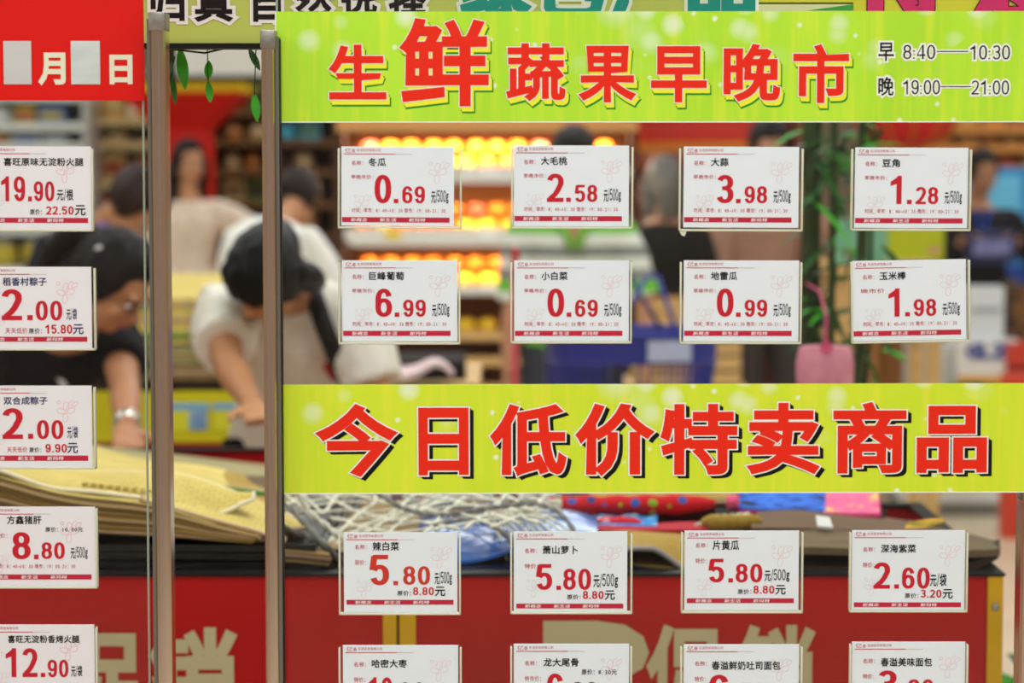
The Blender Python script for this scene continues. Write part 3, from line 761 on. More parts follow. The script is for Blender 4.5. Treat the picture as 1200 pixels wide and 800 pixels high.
m_straw2 = straw('golden_straw', 'c9ad52', 'a98a38')
m_straw3 = straw('brown_straw', '8d734a', '6b5434')
m_straw_g = straw('grey_green_straw', 'c4b98c', 'a89e72')
m_pipe = mat('mat_piping', 'b89a7c', .7); m_pipe_g = mat('green_piping', '2f7d2c', .7); m_pipe_d = mat('brown_piping', '6f5140', .7)
m_darkmat = mat('black_wrapped_mat', '120f0c', .35, var=.2, vscale=12, bump=.3, bscale=14, stretch=(1, 1, 6))

def interp(pl, u):
    """point on a polyline of tuples at fraction u of its x-length"""
    L = [0]
    for a, b in zip(pl, pl[1:]): L.append(L[-1] + math.hypot(b[0] - a[0], b[1] - a[1]))
    s_ = u * L[-1]
    for i in range(len(pl) - 1):
        if s_ <= L[i + 1] + 1e-9:
            k = (s_ - L[i]) / max(L[i + 1] - L[i], 1e-9)
            return tuple(p + (q - p) * k for p, q in zip(pl[i], pl[i + 1]))
    return pl[-1]
def sheet(name, label, cat, front, back, m, pipe=None, th=.005, nu=36, nv=14, bulge=.01, group=None, wob=.002, pr_=.0032, smooth_in=True):
    """a floppy mat or cloth with real thickness spanning a front and a back edge (x, y, z polylines)"""
    c = sum((Vector(p) for p in front), Vector()) / len(front)
    t = thing(name, label, cat, c, group=group)
    G = []
    ph = random.random() * 9
    for j in range(nv + 1):
        v = j / nv; row = []
        for i in range(nu + 1):
            u = i / nu; a = Vector(interp(front, u)); b = Vector(interp(back, u)); p = a.lerp(b, v)
            p.z += bulge * math.sin(PI * v) + wob * math.sin(9 * u + ph + 4 * v) * math.sin(PI * v)
            row.append(p - c)
        G.append(row)
    def sm():
        for j in range(nv + 1):
            r = G[j]; G[j] = [r[0]] + [(r[i - 1] + r[i] * 2 + r[i + 1]) / 4 for i in range(1, nu)] + [r[-1]]
    for _ in range(3): sm()
    vs = [p for r in G for p in r] + [p - Vector((0, 0, th)) for r in G for p in r]; n = (nu + 1) * (nv + 1); fs = []
    I = lambda i, j: j * (nu + 1) + i
    for j in range(nv):
        for i in range(nu):
            fs.append((I(i, j), I(i + 1, j), I(i + 1, j + 1), I(i, j + 1))); fs.append((n + I(i, j), n + I(i, j + 1), n + I(i + 1, j + 1), n + I(i + 1, j)))
    rim = [I(i, 0) for i in range(nu + 1)] + [I(nu, j) for j in range(1, nv + 1)] + [I(i, nv) for i in range(nu - 1, -1, -1)] + [I(0, j) for j in range(nv - 1, 0, -1)]
    for a, b in zip(rim, rim[1:] + rim[:1]): fs.append((a, n + a, n + b, b))
    mesh('woven_sheet' if 'mat' in name else 'cloth', vs, fs, m, t, True).data.set_sharp_from_angle(angle=1.0)
    if pipe:
        pts = [vs[k] - Vector((0, 0, th / 2)) for k in rim]
        MB().tube(pts + [pts[0]], pr_, 6).build('edge_piping', pipe, t, True)
    return t
def W(px, py, Y): return tuple(P(px, py, Y))
def edge(pts, Y, Y2=None):
    n = len(pts); return [W(p[0], p[1], (Y if Y2 is None else Y + (Y2 - Y) * i / max(n - 1, 1))) for i, p in enumerate(pts)]
MG = 'straw mats in the left pile'
# lowest: black wrapped mats
for i in range(4):
    y = 668 - i * 10
    ed = [(-300, y - 1), (-60, y + 1), (60, y), (200, y - 1 + i % 2), (300, y + 1), (388 - 6 * i, y)]
    sheet('wrapped_mat', 'black wrapped mat at the bottom of the left pile, %s from below' % ('first', 'second', 'third', 'fourth')[i], 'mat',
          edge(ed, BY + .035), [(p[0], p[1] + .70, p[2] + .002) for p in edge(ed, BY + .035)], m_darkmat, None, .009, bulge=.002, group='black wrapped mats')
E0 = [(-300, 530), (-60, 545), (0, 556), (60, 575), (110, 581), (170, 588), (200, 595), (250, 612), (300, 624)]
E1 = [(-300, 585), (-60, 590), (0, 602), (60, 616), (110, 622), (170, 624), (200, 625), (250, 630), (300, 632)]
ords = ('topmost', 'second', 'third', 'fourth', 'fifth', 'sixth', 'seventh', 'eighth')
for i in range(8):
    k = (i + .3) / 7.6
    ed = [(a[0] + (random.uniform(-16, 10) if j == 8 else 0), a[1] + (b[1] - a[1]) * k + random.uniform(-1, 1)) for j, (a, b) in enumerate(zip(E0, E1))]
    fr = edge(ed, BY + .03 + .01 * random.random())
    bk = [(p[0] + .01, p[1] + .62, p[2] - .03 * (1 - k)) for p in fr]
    sheet('straw_mat', 'straw mat with dark edge in the left pile, %s under the pale bent one' % ords[i], 'mat', fr, bk, (m_straw2, m_straw3)[i in (5, 7)] if i else m_straw, (m_pipe_d, m_pipe, m_pipe_d)[i % 3], .0062, bulge=.004, group=MG, pr_=.0015)
# the pale mat on top whose right end curls down, and the one it lies on
fr = edge([(-200, 530), (0, 548), (35, 562), (62, 571), (110, 574), (172, 582), (195, 587), (225, 598), (250, 602), (264, 600), (275, 592), (285, 586), (297, 583)], BY + .04, BY + .10)
bk = edge([(-200, 530), (0, 548), (40, 549), (62, 551), (110, 551), (165, 552), (200, 553), (225, 557), (243, 563), (262, 570), (275, 575), (286, 579), (297, 582)], 3.46, 3.32)
sheet('straw_mat', 'pale yellow straw mat with white seam on top of the left pile, right end curled', 'mat', fr, bk, m_straw, mat('cream_piping', 'eadfc4', .7), .005, 60, 14, .006, MG)
tm_ = bpy.context.scene.objects['straw_mat'] if False else [q for q in bpy.data.objects if q.get('label', '').startswith('pale yellow straw mat with white seam')][0]
for i in range(9):
    p = P(100 + i * 9.6, 566 + i * 1.0, BY + .075) - tm_.location
    MB().box(p + Vector((-.0042, -.004, -.003)), p + Vector((.0042, .004, .0022))).build('woven_square', m_straw, tm_, bevel=.0012, seg=1)
fr = edge([(165, 583), (225, 600), (260, 610), (300, 620), (332, 632)], BY + .045); bk = edge([(200, 560), (250, 572), (290, 580), (315, 590), (345, 612)], 3.45)
sheet('straw_mat', 'pale straw mat end lying under the curled one beside the rope net', 'mat', fr, bk, m_straw, m_pipe, .005, 30, 10, .003, MG)
# folded brown mat end right of the second post
fr = edge([(318, 644), (350, 646), (386, 650)], BY + .03); bk = edge([(318, 618), (350, 624), (388, 640)], 3.36)
sheet('straw_mat', 'light brown folded mat end beside the second post, under the rope net', 'mat', fr, bk, straw('tan_straw', 'b49a68', '94794c'), m_pipe_d, .015, 16, 10, .004, MG)
fr = edge([(318, 618), (336, 618), (358, 616)], BY + .08); bk = edge([(318, 598), (334, 600), (352, 612)], 3.40)
sheet('straw_mat', 'small pale mat corner beside the second post', 'mat', fr, bk, m_straw, m_pipe, .005, 12, 8, .003, MG)
# mats at the back of the bin with green piping
def flat(px0, px1, yf0, yf1, yb0, yb1, Yf, Yb, label, m, pipe, group=None, th=.008, name='straw_mat', cat='mat', bulge=.004):
    n = 7
    fr = edge([(px0 + (px1 - px0) * i / n, yf0 + (yf1 - yf0) * i / n) for i in range(n + 1)], Yf)
    bk = edge([(px0 + (px1 - px0) * i / n, yb0 + (yb1 - yb0) * i / n) for i in range(n + 1)], Yb)
    return sheet(name, label, cat, fr, bk, m, pipe, th, 24, 10, bulge, group)
flat(108, 345, 538, 574, 521, 548, 3.80, 4.52, 'greyish straw mat with green piping behind the pale curled mat', m_straw_g, m_pipe_g)
flat(105, 340, 548, 580, 536, 566, 3.62, 4.3, 'lower greyish straw mat with green piping at the back of the bin', m_straw_g, m_pipe_g)
flat(-200, 125, 530, 546, 512, 524, 3.72, 4.5, 'yellow straw mat behind the third left price card', m_straw2, m_pipe)
# ------------------------------------------------------------------ things on the right bin
flat(395, 700, 668, 670, 650, 652, BY + .03, 3.7, 'tan straw mat lying under the blue bag and rope net', m_straw3, m_pipe_d, th=.006)
flat(345, 640, 640, 642, 590, 590, BY + .10, 3.95, 'wide tan straw mat under the rope net', straw('tan_straw', 'b49a68', '94794c'), m_pipe, th=.006)
m_blue = mat('blue_film', '2f6fc4', .22, var=.35, vscale=9, c2='12306e', bump=.5, bscale=9)
fr = edge([(488, 648), (520, 656), (545, 658), (575, 652), (610, 640), (700, 640)], BY + .06); bk = edge([(495, 612), (520, 606), (560, 602), (590, 600), (620, 600), (700, 606)], 3.55)
sheet('plastic_bag', 'shiny blue plastic bag under the rope net between the first two lower price cards', 'bag', fr, bk, m_blue, None, .004, 30, 16, .02, wob=.008)
fr = edge([(480, 666), (600, 664), (720, 663), (800, 668)], BY + .035); bk = edge([(480, 650), (600, 646), (720, 646), (800, 650)], 3.5)
sheet('folded_sheet', 'dark navy folded plastic sheet on the bin rim under the blue bag', 'sheet', fr, bk, mat('navy_film', '0d1a3a', .25, var=.4, vscale=8), None, .010, 30, 10, .006, wob=.004)
fr = edge([(496, 622), (530, 616), (572, 612)], BY + .2); bk = edge([(500, 612), (530, 607), (560, 606)], 3.6)
sheet('folded_cloth', 'pale turquoise folded cloth on the blue bag under the net', 'cloth', fr, bk, mat('turquoise_cloth', '8fc4d4', .6, c2='b9d8a8', vscale=20), None, .004, 14, 8, .006)
# red polka-dot cushion roll
def dots(name, base, cols, sc=42, thr=.30):
    if name in _M: return _M[name]
    m = mat(name, base, .8); nt = m.node_tree; b = nt.nodes['Principled BSDF']; L = nt.links.new
    tc = nt.nodes.new('ShaderNodeTexCoord'); v = nt.nodes.new('ShaderNodeTexVoronoi'); v.inputs['Scale'].default_value = sc; v.inputs['Randomness'].default_value = .55
    L(tc.outputs['Object'], v.inputs[0])
    lt = nt.nodes.new('ShaderNodeMath'); lt.operation = 'LESS_THAN'; lt.inputs[1].default_value = thr; L(v.outputs['Distance'], lt.inputs[0])
    sp = nt.nodes.new('ShaderNodeSeparateColor'); L(v.outputs['Color'], sp.inputs[0])
    r = nt.nodes.new('ShaderNodeValToRGB'); r.color_ramp.interpolation = 'CONSTANT'
    while len(r.color_ramp.elements) < len(cols): r.color_ramp.elements.new(.5)
    for i, c in enumerate(cols): r.color_ramp.elements[i].position = i / len(cols); r.color_ramp.elements[i].color = srgb(c)
    L(sp.outputs[0], r.inputs[0]); mx = nt.nodes.new('ShaderNodeMixRGB'); L(lt.outputs[0], mx.inputs[0]); mx.inputs[1].default_value = srgb(base); L(r.outputs[0], mx.inputs[2]); L(mx.outputs[0], b.inputs['Base Color'])
    return m
def roll(name, label, cat, a, b, r, m, flatz=.6, wob=.12, ends=True, group=None):
    a, b = Vector(a), Vector(b); c = (a + b) / 2; t = thing(name, label, cat, (c.x, c.y, c.z), group=group); n = 22
    pts = [a.lerp(b, i / n) - c for i in range(n + 1)]
    rs = [r * (min(1, .45 + 4 * min(i, n - i) / n)) * (1 + wob * math.sin(i * 1.9)) * .97 for i in range(n + 1)]
    mb = MB().tube(pts, rs, 18)
    mb.v = [(x, y, (z - 0) * flatz + (0)) for x, y, z in mb.v] if abs(a.z - b.z) < .02 else mb.v
    mb.build('cover', m, t, True)
    if ends:
        for p, q in ((pts[0], pts[2]), (pts[-1], pts[-3])):
            MB().tube([p, p + (q - p) * .3], rs[0] * .55, 12).build('end_seam', mat('end_seam_red', '7a1418', .8), t, True)
    return t
roll('bolster', 'red spotted bolster cushion behind the rope net, right of its grey rope', 'cushion', W(612, 594, 3.62), W(838, 590, 3.62), .017, dots('red_spots', 'c4171f', ('34589e', '7fae2c', '2b3f7a', 'c4171f', 'd8b84a', '3f6fb0')), .9)
roll('bolster', 'brighter red spotted cushion lying under the first one', 'cushion', W(640, 613, 3.5), W(752, 613, 3.5), .010, dots('red_flower', 'd62a3a', ('e8a0a8', 'd62a3a', 'f0d0c8', 'e05060'), 60, .35), 1)
flat(600, 770, 616, 616, 602, 602, 3.46, 3.72, 'blue and turquoise printed cloth under the spotted cushions', dots('blue_print', '2b7fc0', ('8fd0e0', '1b4f9a', 'e8e8e0', '2b7fc0'), 50, .4), None, name='folded_cloth', cat='cloth', th=.012)
flat(640, 830, 622, 620, 616, 612, 3.40, 3.6, 'red folded cloth with straight hem above the second lower card', mat('crimson_cloth', 'b01c2c', .8), None, name='folded_cloth', cat='cloth', th=.006)
flat(655, 860, 586, 584, 568, 566, 3.72, 3.92, 'straw strip mat behind the spotted cushion', m_straw2, m_pipe, th=.01)
flat(596, 690, 592, 588, 560, 560, 3.70, 3.92, 'maroon woven mat below the banner behind the rope net', mat('maroon_weave', '5c2a2e', .8, var=.2, vscale=30), m_pipe_d, th=.015)
# straw mat folded with grey piping, between second and third lower cards
flat(690, 860, 664, 666, 634, 634, BY + .045, 3.5, 'golden straw mat folded with grey piping beside the third lower card', m_straw2, mat('grey_piping', '8e8a86', .6), th=.018, bulge=.008)
fr = edge([(700, 648), (740, 640), (768, 640), (785, 652), (800, 664), (812, 668)], BY + .04); bk = edge([(700, 622), (740, 620), (780, 622), (810, 624), (840, 626), (860, 628)], 3.45)
sheet('straw_mat', 'upper golden straw mat with thick grey piping falling over the fold', 'mat', fr, bk, m_straw2, mat('grey_piping', '8e8a86', .6), .006, 30, 12, .006, pr_=.0042)
roll('straw_roll', 'golden straw roll with a white rim above the third lower card', 'mat', W(822, 612, 3.42), W(893, 611, 3.42), .0115, m_straw2, 1, .05)
o = MB()
for i in range(5):
    o.tube([Vector(W(815 + i * 9, 618 - i * 2.0, 3.44)), Vector(W(842 + i * 9, 606 - i * .6, 3.46))], .005, 8, .35)
tag(o.build('lace_trim', mat('pale_green_lace', 'd4dcc4', .8, var=.15, vscale=60), None, True), 'crumpled pale green lace trim beside the straw roll', 'trim')
m_brown = mat('brown_cloth', '6d5640', .85, var=.18, vscale=14, bump=.4, bscale=26, stretch=(1, 3, 3)); m_dbrown = mat('dark_brown_cloth', '3a2d22', .85, var=.2, vscale=10, bump=.3, bscale=22)
fr = edge([(880, 667), (960, 666), (1060, 665), (1120, 664), (1150, 656), (1170, 644)], BY + .04); bk = edge([(880, 634), (960, 636), (1060, 638), (1120, 640), (1150, 641), (1172, 642)], 3.5)
sheet('brown_mat', 'dark brown thick mat with a pointed corner at the right end of the bin', 'mat', fr, bk, m_dbrown, None, .012, 36, 10, .012)
fr = edge([(885, 640), (960, 641), (1060, 644), (1120, 645), (1150, 644), (1170, 643)], BY + .035); bk = edge([(885, 606), (960, 606), (1040, 612), (1100, 618), (1140, 626), (1168, 640)], 3.55)
sheet('brown_mat', 'brown mat folded on top of the dark brown one', 'mat', fr, bk, mat('olive_brown_cloth', '6a5a42', .85, var=.18, vscale=14, bump=.4, bscale=26, stretch=(1, 3, 3)), None, .010, 36, 12, .006, wob=.003)
fr = edge([(880, 618), (930, 618), (980, 620), (1040, 622), (1090, 620)], 3.36); bk = edge([(890, 596), (930, 594), (980, 598), (1040, 606), (1085, 614)], 3.7)
t = sheet('brown_mat', 'upper brown mat carrying a small white paper label', 'mat', fr, bk, m_brown, None, .012, 30, 10, .004)
c0 = t.location; q = [Vector(W(x_, y_, Y_)) - c0 for x_, y_, Y_ in ((956, 606, 3.36), (972, 608, 3.36), (976, 620, 3.335), (958, 618, 3.335))]
MB().add([p + Vector((0, 0, .003)) for p in q] + [p for p in q], [(0, 1, 2, 3), (7, 6, 5, 4), (0, 4, 5, 1), (1, 5, 6, 2), (2, 6, 7, 3), (3, 7, 4, 0)]).build('white_label', mat('label_paper', 'dcdcd6', .6), t)
fr = edge([(838, 606), (900, 608), (960, 610), (1035, 608)], 3.58); bk = edge([(838, 590), (900, 590), (960, 592), (1040, 596)], 3.85)
sheet('dark_mat', 'black mat under the pink and blue printed cloth', 'mat', fr, bk, mat('black_cloth', '1c1512', .9), None, .02, 20, 8, .004)
fr = edge([(846, 590), (880, 600), (900, 596), (940, 598), (1000, 600), (1031, 600)], 3.6); bk = edge([(846, 566), (880, 566), (900, 564), (940, 564), (1000, 564), (1028, 566)], 3.9)
def patches(name, cols, sc):
    m = mat(name, cols[0], .85); nt = m.node_tree; b = nt.nodes['Principled BSDF']; L = nt.links.new
    tc = nt.nodes.new('ShaderNodeTexCoord'); n = nt.nodes.new('ShaderNodeTexNoise'); n.inputs['Scale'].default_value = sc; n.inputs['Detail'].default_value = 3; L(tc.outputs['Object'], n.inputs[0])
    r = nt.nodes.new('ShaderNodeValToRGB')
    while len(r.color_ramp.elements) < len(cols): r.color_ramp.elements.new(.5)
    for i, c in enumerate(cols): r.color_ramp.elements[i].position = .36 + .28 * i / (len(cols) - 1); r.color_ramp.elements[i].color = srgb(c)
    L(n.outputs[0], r.inputs[0]); L(r.outputs[0], b.inputs['Base Color']); return m
sheet('folded_cloth', 'pink folded cloth with yellow flecks right of the blue cloth', 'cloth', edge([(965, 600), (1000, 601), (1031, 601)], 3.6), edge([(965, 564), (1000, 564), (1028, 566)], 3.9), patches('pink_print', ('d84a7c', 'e8709a', 'e86088', 'e8c070'), 26), mat('magenta_hem', 'b0245a', .8), .012, 16, 8, .006)
sheet('folded_cloth', 'bright blue folded cloth with dark blotches beside the pink cloth', 'cloth', edge([(866, 594), (900, 596), (940, 596), (968, 598)], 3.61), edge([(866, 564), (900, 562), (940, 562), (966, 564)], 3.9), patches('blue_blotch', ('1c1c34', '2a5cc0', '3f78d8', '2a5cc0', '181830'), 18), mat('magenta_hem', 'b0245a', .8), .014, 20, 8, .008)
t = roll('pink_pouch', 'small pink pouch wedged left of the blue cloth', 'pouch', W(851, 589, 3.62), W(866, 589, 3.62), .012, mat('pink_fabric', 'e45a80', .8), 1, .05)
sheet('paper_packet', 'orange and green paper packet corner sticking out behind the last lower card', 'packet', edge([(1060, 620), (1082, 618), (1105, 612)], 3.4), edge([(1064, 612), (1085, 608), (1108, 607)], 3.45), patches('packet_print', ('3c6a24', 'd89a1c', 'e0b030'), 14), None, .002, 10, 6, .001)

# ------------------------------------------------------------------ rope net (hammock) on the bin
m_rope = mat('net_cord', 'e0dcc6', .8, var=.15, vscale=40); m_rope_g = mat('grey_rope', '8c8b84', .75, var=.2, vscale=60); m_rope_w = mat('white_rope', 'd6d3c2', .8, var=.1, vscale=60)
t = thing('rope_net', 'pale rope net hammock heaped on the bin under the lower banner', 'net', P(500, 630, 3.35))
base = Vector(t.location)
def spl(pts, n=8):
    out = []; q = [pts[0]] + list(pts) + [pts[-1]]
    for i in range(1, len(q) - 2):
        for k in range(n):
            u = k / n; a, b, c, d = (Vector(x) for x in q[i - 1:i + 3])
            out.append(.5 * ((2 * b) + (c - a) * u + (2 * a - 5 * b + 4 * c - d) * u * u + (3 * b - a - 3 * c + d) * u ** 3))
    out.append(Vector(pts[-1])); return out
def rope(pts, r, nm, m, strands=2):
    """laid rope: strands twisting round one another"""
    path = spl([Vector(W(*p)) - base for p in pts], 10); mb = MB(); L = 0; n = len(path)
    fine = spl(path, 2) if n < 60 else path
    for s_ in range(strands):
        q = []; L = 0
        for i, p in enumerate(fine):
            if i: L += (fine[i] - fine[i - 1]).length
            tdir = (fine[min(i + 1, len(fine) - 1)] - fine[max(i - 1, 0)]).normalized(); a = tdir.orthogonal().normalized(); a = Vector((0, 1, 0)) - tdir * tdir.y; a.normalize(); b = tdir.cross(a)
            ph = L / (r * 5) * 2 * PI * .5 + s_ * 2 * PI / strands
            q.append(p + (a * math.cos(ph) + b * math.sin(ph)) * r * .5)
        mb.tube(q, r * .68, 6)
    return mb.build(nm, m, t, True)
rope([(322, 582, 3.30), (345, 600, 3.29), (365, 622, 3.28), (385, 643, 3.27), (400, 662, 3.27)], .0042, 'edge_rope', m_rope_g)
rope([(345, 570, 3.32), (362, 598, 3.31), (385, 618, 3.30), (408, 636, 3.29), (430, 655, 3.28)], .0040, 'edge_rope', m_rope_w)
rope([(425, 566, 3.42), (447, 580, 3.38), (470, 594, 3.36), (500, 602, 3.34), (530, 602, 3.33), (560, 597, 3.33), (595, 592, 3.33), (625, 590, 3.33), (648, 596, 3.32), (663, 608, 3.31), (674, 624, 3.30), (690, 650, 3.29)], .0036, 'edge_rope', m_rope_g)
rope([(455, 650, 3.28), (480, 632, 3.28), (500, 620, 3.28), (522, 612, 3.28), (548, 608, 3.28), (572, 613, 3.28), (592, 626, 3.27), (606, 644, 3.27)], .0034, 'edge_rope', m_rope_g)
rope([(325, 616, 3.27), (350, 625, 3.27), (375, 636, 3.26), (398, 655, 3.26), (412, 668, 3.26)], .0045, 'dark_edge_rope', mat('dark_rope', '57534a', .8, var=.3, vscale=60))
rope([(676, 632, 3.30), (700, 640, 3.30), (738, 636, 3.29), (768, 640, 3.28), (790, 658, 3.27)], .0034, 'edge_rope', m_rope_g)
rnd = random.Random(3)
cords = MB()
def dn(u, v):  # surface of the heap in pixels and distance
    x = 318 + 340 * u; y = 566 + 92 * v * (1 - .55 * u) + 6 * math.sin(5 * u + 2 * v)
    return (x, y, 3.62 - .36 * v + .03 * math.sin(7 * u))
for fam in range(2):
    for k in range(13):
        u0 = -.25 + k * .11; pts = []
        for s_ in range(9):
            v = s_ / 8; u = u0 + (v * .42 if fam else -v * .34) + rnd.uniform(-.012, .012) + .05 * math.sin(3 * v + k)
            if 0 <= u <= 1: pts.append(Vector(W(*dn(u, v + rnd.uniform(-.02, .02)))) - base)
        if len(pts) > 3: cords.tube(spl(pts, 4), .0025, 5)
for k in range(9):
    v = .05 + k * .105; pts = [Vector(W(*dn(u / 12, min(1, v + .05 * math.sin(u * .9 + k) + rnd.uniform(-.02, .02))))) - base for u in range(13)]
    cords.tube(spl(pts, 4), .0019, 5)
for k in range(10):   # the cords gathering below the loop of rope on the right
    a = (566 + k * 5, 606 - k * 1.2, 3.34); b = (594 + k * 9.5, 656 - k * 2.5, 3.29)
    cords.tube(spl([Vector(W(*a)) - base, Vector(W((a[0] + b[0]) / 2 + 4, (a[1] + b[1]) / 2 - 5, 3.31)) - base, Vector(W(*b)) - base], 5), .0020, 5)
cords.build('net_cords', m_rope, t, True)['kind'] = 'stuff'
kn = MB()
for k in range(46):
    u, v = rnd.random(), rnd.random(); kn.ell(Vector(W(*dn(u, v))) - base, (.004, .0035, .0035), 8, 6)
kn.build('knots', m_rope_w, t, True)['kind'] = 'stuff'

# ================================================================== further back: second bin, shelves, plants
m_yel = mat('panel_yellow', 'd8cc1e', .5, var=.05, vscale=3); m_redp = mat('panel_red', '8c1414', .5)
t = thing('yellow_bin', 'display bin with yellow and dark red front holding stacked straw mats', 'display bin', (P(205, 500, 6.0).x, 6.0, 0))
cx = t.location.x; za = P(205, 458, 6.0).z; zm = P(205, 518, 6.0).z; xa = px_x(60, 6.0) - cx; xb = px_x(372, 6.0) - cx
MB().box((xa, 0, zm), (xb, .03, za)).build('yellow_front', m_yel, t); MB().box((xa, 0, .05), (xb, .03, zm)).build('red_front', m_redp, t)
MB().box((xa, .03, .05), (xb, .9, za - .01)).build('body', m_redp, t)
MB().box((px_x(138, 6) - cx, -.006, zm - .15), (px_x(161, 6) - cx, 0, za)).build('red_upright', m_redp, t)
for (u0, u1) in ((196, 246), (251, 300)):
    f = MB().box(((px_x(u0, 6) - cx), -.005, P(0, 505, 6).z), (px_x(u1, 6) - cx, -.001, P(0, 472, 6).z)).build('price_sheet', mat('sheet_yellow', 'e2de3a', .5), t)
    MB().box(((px_x(u0, 6) - cx), -.007, P(0, 480, 6).z), (px_x(u1, 6) - cx, -.005, P(0, 472, 6).z)).build('blue_header', mat('header_blue', '7fb6dc', .5), f)
    MB().box(((px_x(u0 + 27, 6) - cx), -.007, P(0, 503, 6).z), (px_x(u0 + 48, 6) - cx, -.005, P(0, 481, 6).z)).build('blue_white_square', mat('square_blue', 'a9c4dc', .5, c2='5f86b8', vscale=60), f)
def slab(px0, px1, pyt, pyb, Y, dep, label, m, pipe, tilt=0, group=None, name='straw_mat', cat='mat', rise=.03):
    a = P(px0, pyb, Y); b = P(px1, pyt, Y); th = b.z - a.z
    fr = [(a.x + (b.x - a.x) * i / 6, Y + .004 * math.sin(i * 2), b.z + tilt * (i / 6 - .5)) for i in range(7)]
    return sheet(name, label, cat, fr, [(x, y + dep, z + rise) for x, y, z in fr], m, pipe, th, 18, 6, .01, group, pr_=.006)
GB = 'straw mats stacked on the yellow bin'
slab(80, 345, 446, 458, 6.0, .7, 'dark brown mat lowest in the stack on the yellow bin', mat('brown_weave', '33261c', .8), None, group=GB)
slab(85, 300, 428, 445, 6.0, .7, 'tan mat second from below on the yellow bin', straw('tan_straw', 'b49a68', '94794c'), m_pipe, group=GB)
slab(85, 268, 406, 427, 6.0, .7, 'wide tan mat under the green piping on the yellow bin', m_straw_g, mat('khaki_piping', 'a89a60', .7), group=GB)
slab(85, 262, 385, 403, 6.0, .7, 'pale yellow mat with green edge on the yellow bin', m_straw, m_pipe_g, group=GB)
slab(85, 262, 366, 384, 6.02, .7, 'pale yellow mat second from the top on the yellow bin', m_straw, m_pipe, group=GB)
slab(90, 258, 350, 365, 6.05, .7, 'pale yellow mat topmost on the yellow bin', m_straw, m_pipe, group=GB)

# ---- shelving
m_shelf = mat('shelf_grey', 'c8c6c0', .4); m_tan = mat('tan_board', 'cda66a', .6, var=.1, vscale=5, stretch=(.5, 3, 8))
m_rail = mat('price_rail', 'dcdad2', .35)
def fruit_proto(name, label, cat, rad, m, stem_c, group, sq=(1, 1, .92)):
    t = thing(name, label, cat, (0, 0, -5), group=group)
    mb = MB().ell((0, 0, 0), (rad * sq[0], rad * sq[1], rad * sq[2]), 14, 9)
    mb.v = [(x, y, z - .18 * rad * math.exp(-((x * x + y * y) / (rad * rad * .08))) * (1 if z > 0 else 0)) for x, y, z in mb.v]
    mb.build('flesh', m, t, True); MB().tube([(0, 0, rad * .7), (.002, 0, rad * .95)], rad * .07, 6).build('stem', stem_c, t)
    return t
used = set()
def place(proto, loc, label, rz=0, group=None, k=1.0):
    if proto.name not in used: used.add(proto.name); r = proto
    else:
        r = proto.copy(); COL.objects.link(r)
        for ch in list(proto.children):
            c = ch.copy(); COL.objects.link(c); c.parent = r
            for g in ch.children: d = g.copy(); COL.objects.link(d); d.parent = c
    r.location = loc; r.rotation_euler = (0, 0, rz); r['label'] = label; r.scale = (k, k, k)
    if group: r['group'] = group
    return r
m_stem = mat('fruit_stem', '4a5a20', .8)
orange = fruit_proto('orange', 'x', 'fruit', .04, mat('orange_peel', 'ef7a18', .45, bump=.2, bscale=300), m_stem, 'oranges')
lemon = fruit_proto('yellow_mango', 'x', 'fruit', .04, mat('yellow_peel', 'f0c228', .45, var=.1, vscale=10), m_stem, 'mangoes', (1.25, .9, .85))
peach = fruit_proto('peach', 'x', 'fruit', .038, mat('peach_skin', 'e88a5c', .6, c2='d84a30', vscale=8), m_stem, 'peaches')
FY = 10.4
def zpx(py, Y): return P(600, py, Y).z
t = thing('fruit_shelf', 'lit fruit shelf with pale price rails behind the upper price cards', 'shelf', ((px_x(398, FY) + px_x(745, FY)) / 2, FY, 0))
cx = t.location.x; hw = (px_x(745, FY) - px_x(398, FY)) / 2
decks = [(208, 195), (282, 268), (345, 335), (398, 388), (428, 418), (460, 450)]
MB().box((-hw, .52, 0), (hw, .56, 2.05)).build('back_panel', mat('orange_back_panel', 'd07a30', .6, var=.15, vscale=3), t)
for s_ in (-1, 1): MB().box((s_ * hw, 0, 0), (s_ * (hw - .03), .52, 2.05)).build('side_panel', mat('brown_side', '4a3020', .6), t)
MB().box((-hw, -.05, zpx(150, FY)), (hw, .52, zpx(150, FY) + .04)).build('canopy', mat('canopy_orange', 'd8781c', .5), t)
for i, (pb, pt) in enumerate(decks):
    za, zb = zpx(pb, FY), zpx(pt, FY)
    d = MB().box((-hw + .03, 0, za), (hw - .03, .52, za + .02)).build('deck', m_shelf if i < 3 else m_tan, t)
    MB().box((-hw + .03, -.02, za), (hw - .03, 0, zb)).build('price_rail' if i < 3 else 'wooden_lip', m_rail if i < 3 else m_tan, d)
    if i < 3:
        for k in range(6):
            u = -hw + .2 + k * .4 + random.uniform(-.08, .08)
            if u < hw - .1: MB().box((u, -.024, za + .008), (u + .07, -.02, zb - .006)).build('price_ticket', mat('ticket%d' % (k % 3), ('e8c83a', 'f0f0ea', 'd8543a')[k % 3], .5), d)
MB().box((-hw, -.06, zpx(154, FY)), (hw, -.045, zpx(143, FY))).build('canopy_lip', mat('canopy_lip_tan', 'c89458', .5), t)
for z in (zpx(150, FY),):
    MB().box((-hw + .05, .0, z - .012), (hw - .05, .03, z - .001)).build('shelf_tube_lamp', mat('tube_lamp_glow', 'fff4dc', .5, emit=7.0), t)
    l = bpy.data.lights.new('shelf_lamp_light', 'AREA'); l.shape = 'RECTANGLE'; l.size = 2 * hw - .1; l.size_y = .06; l.energy = 42; l.color = (1, .9, .72)
    lo = bpy.data.objects.new('shelf_lamp_light', l); COL.objects.link(lo); lo.location = (cx, FY + .02, z - .015)
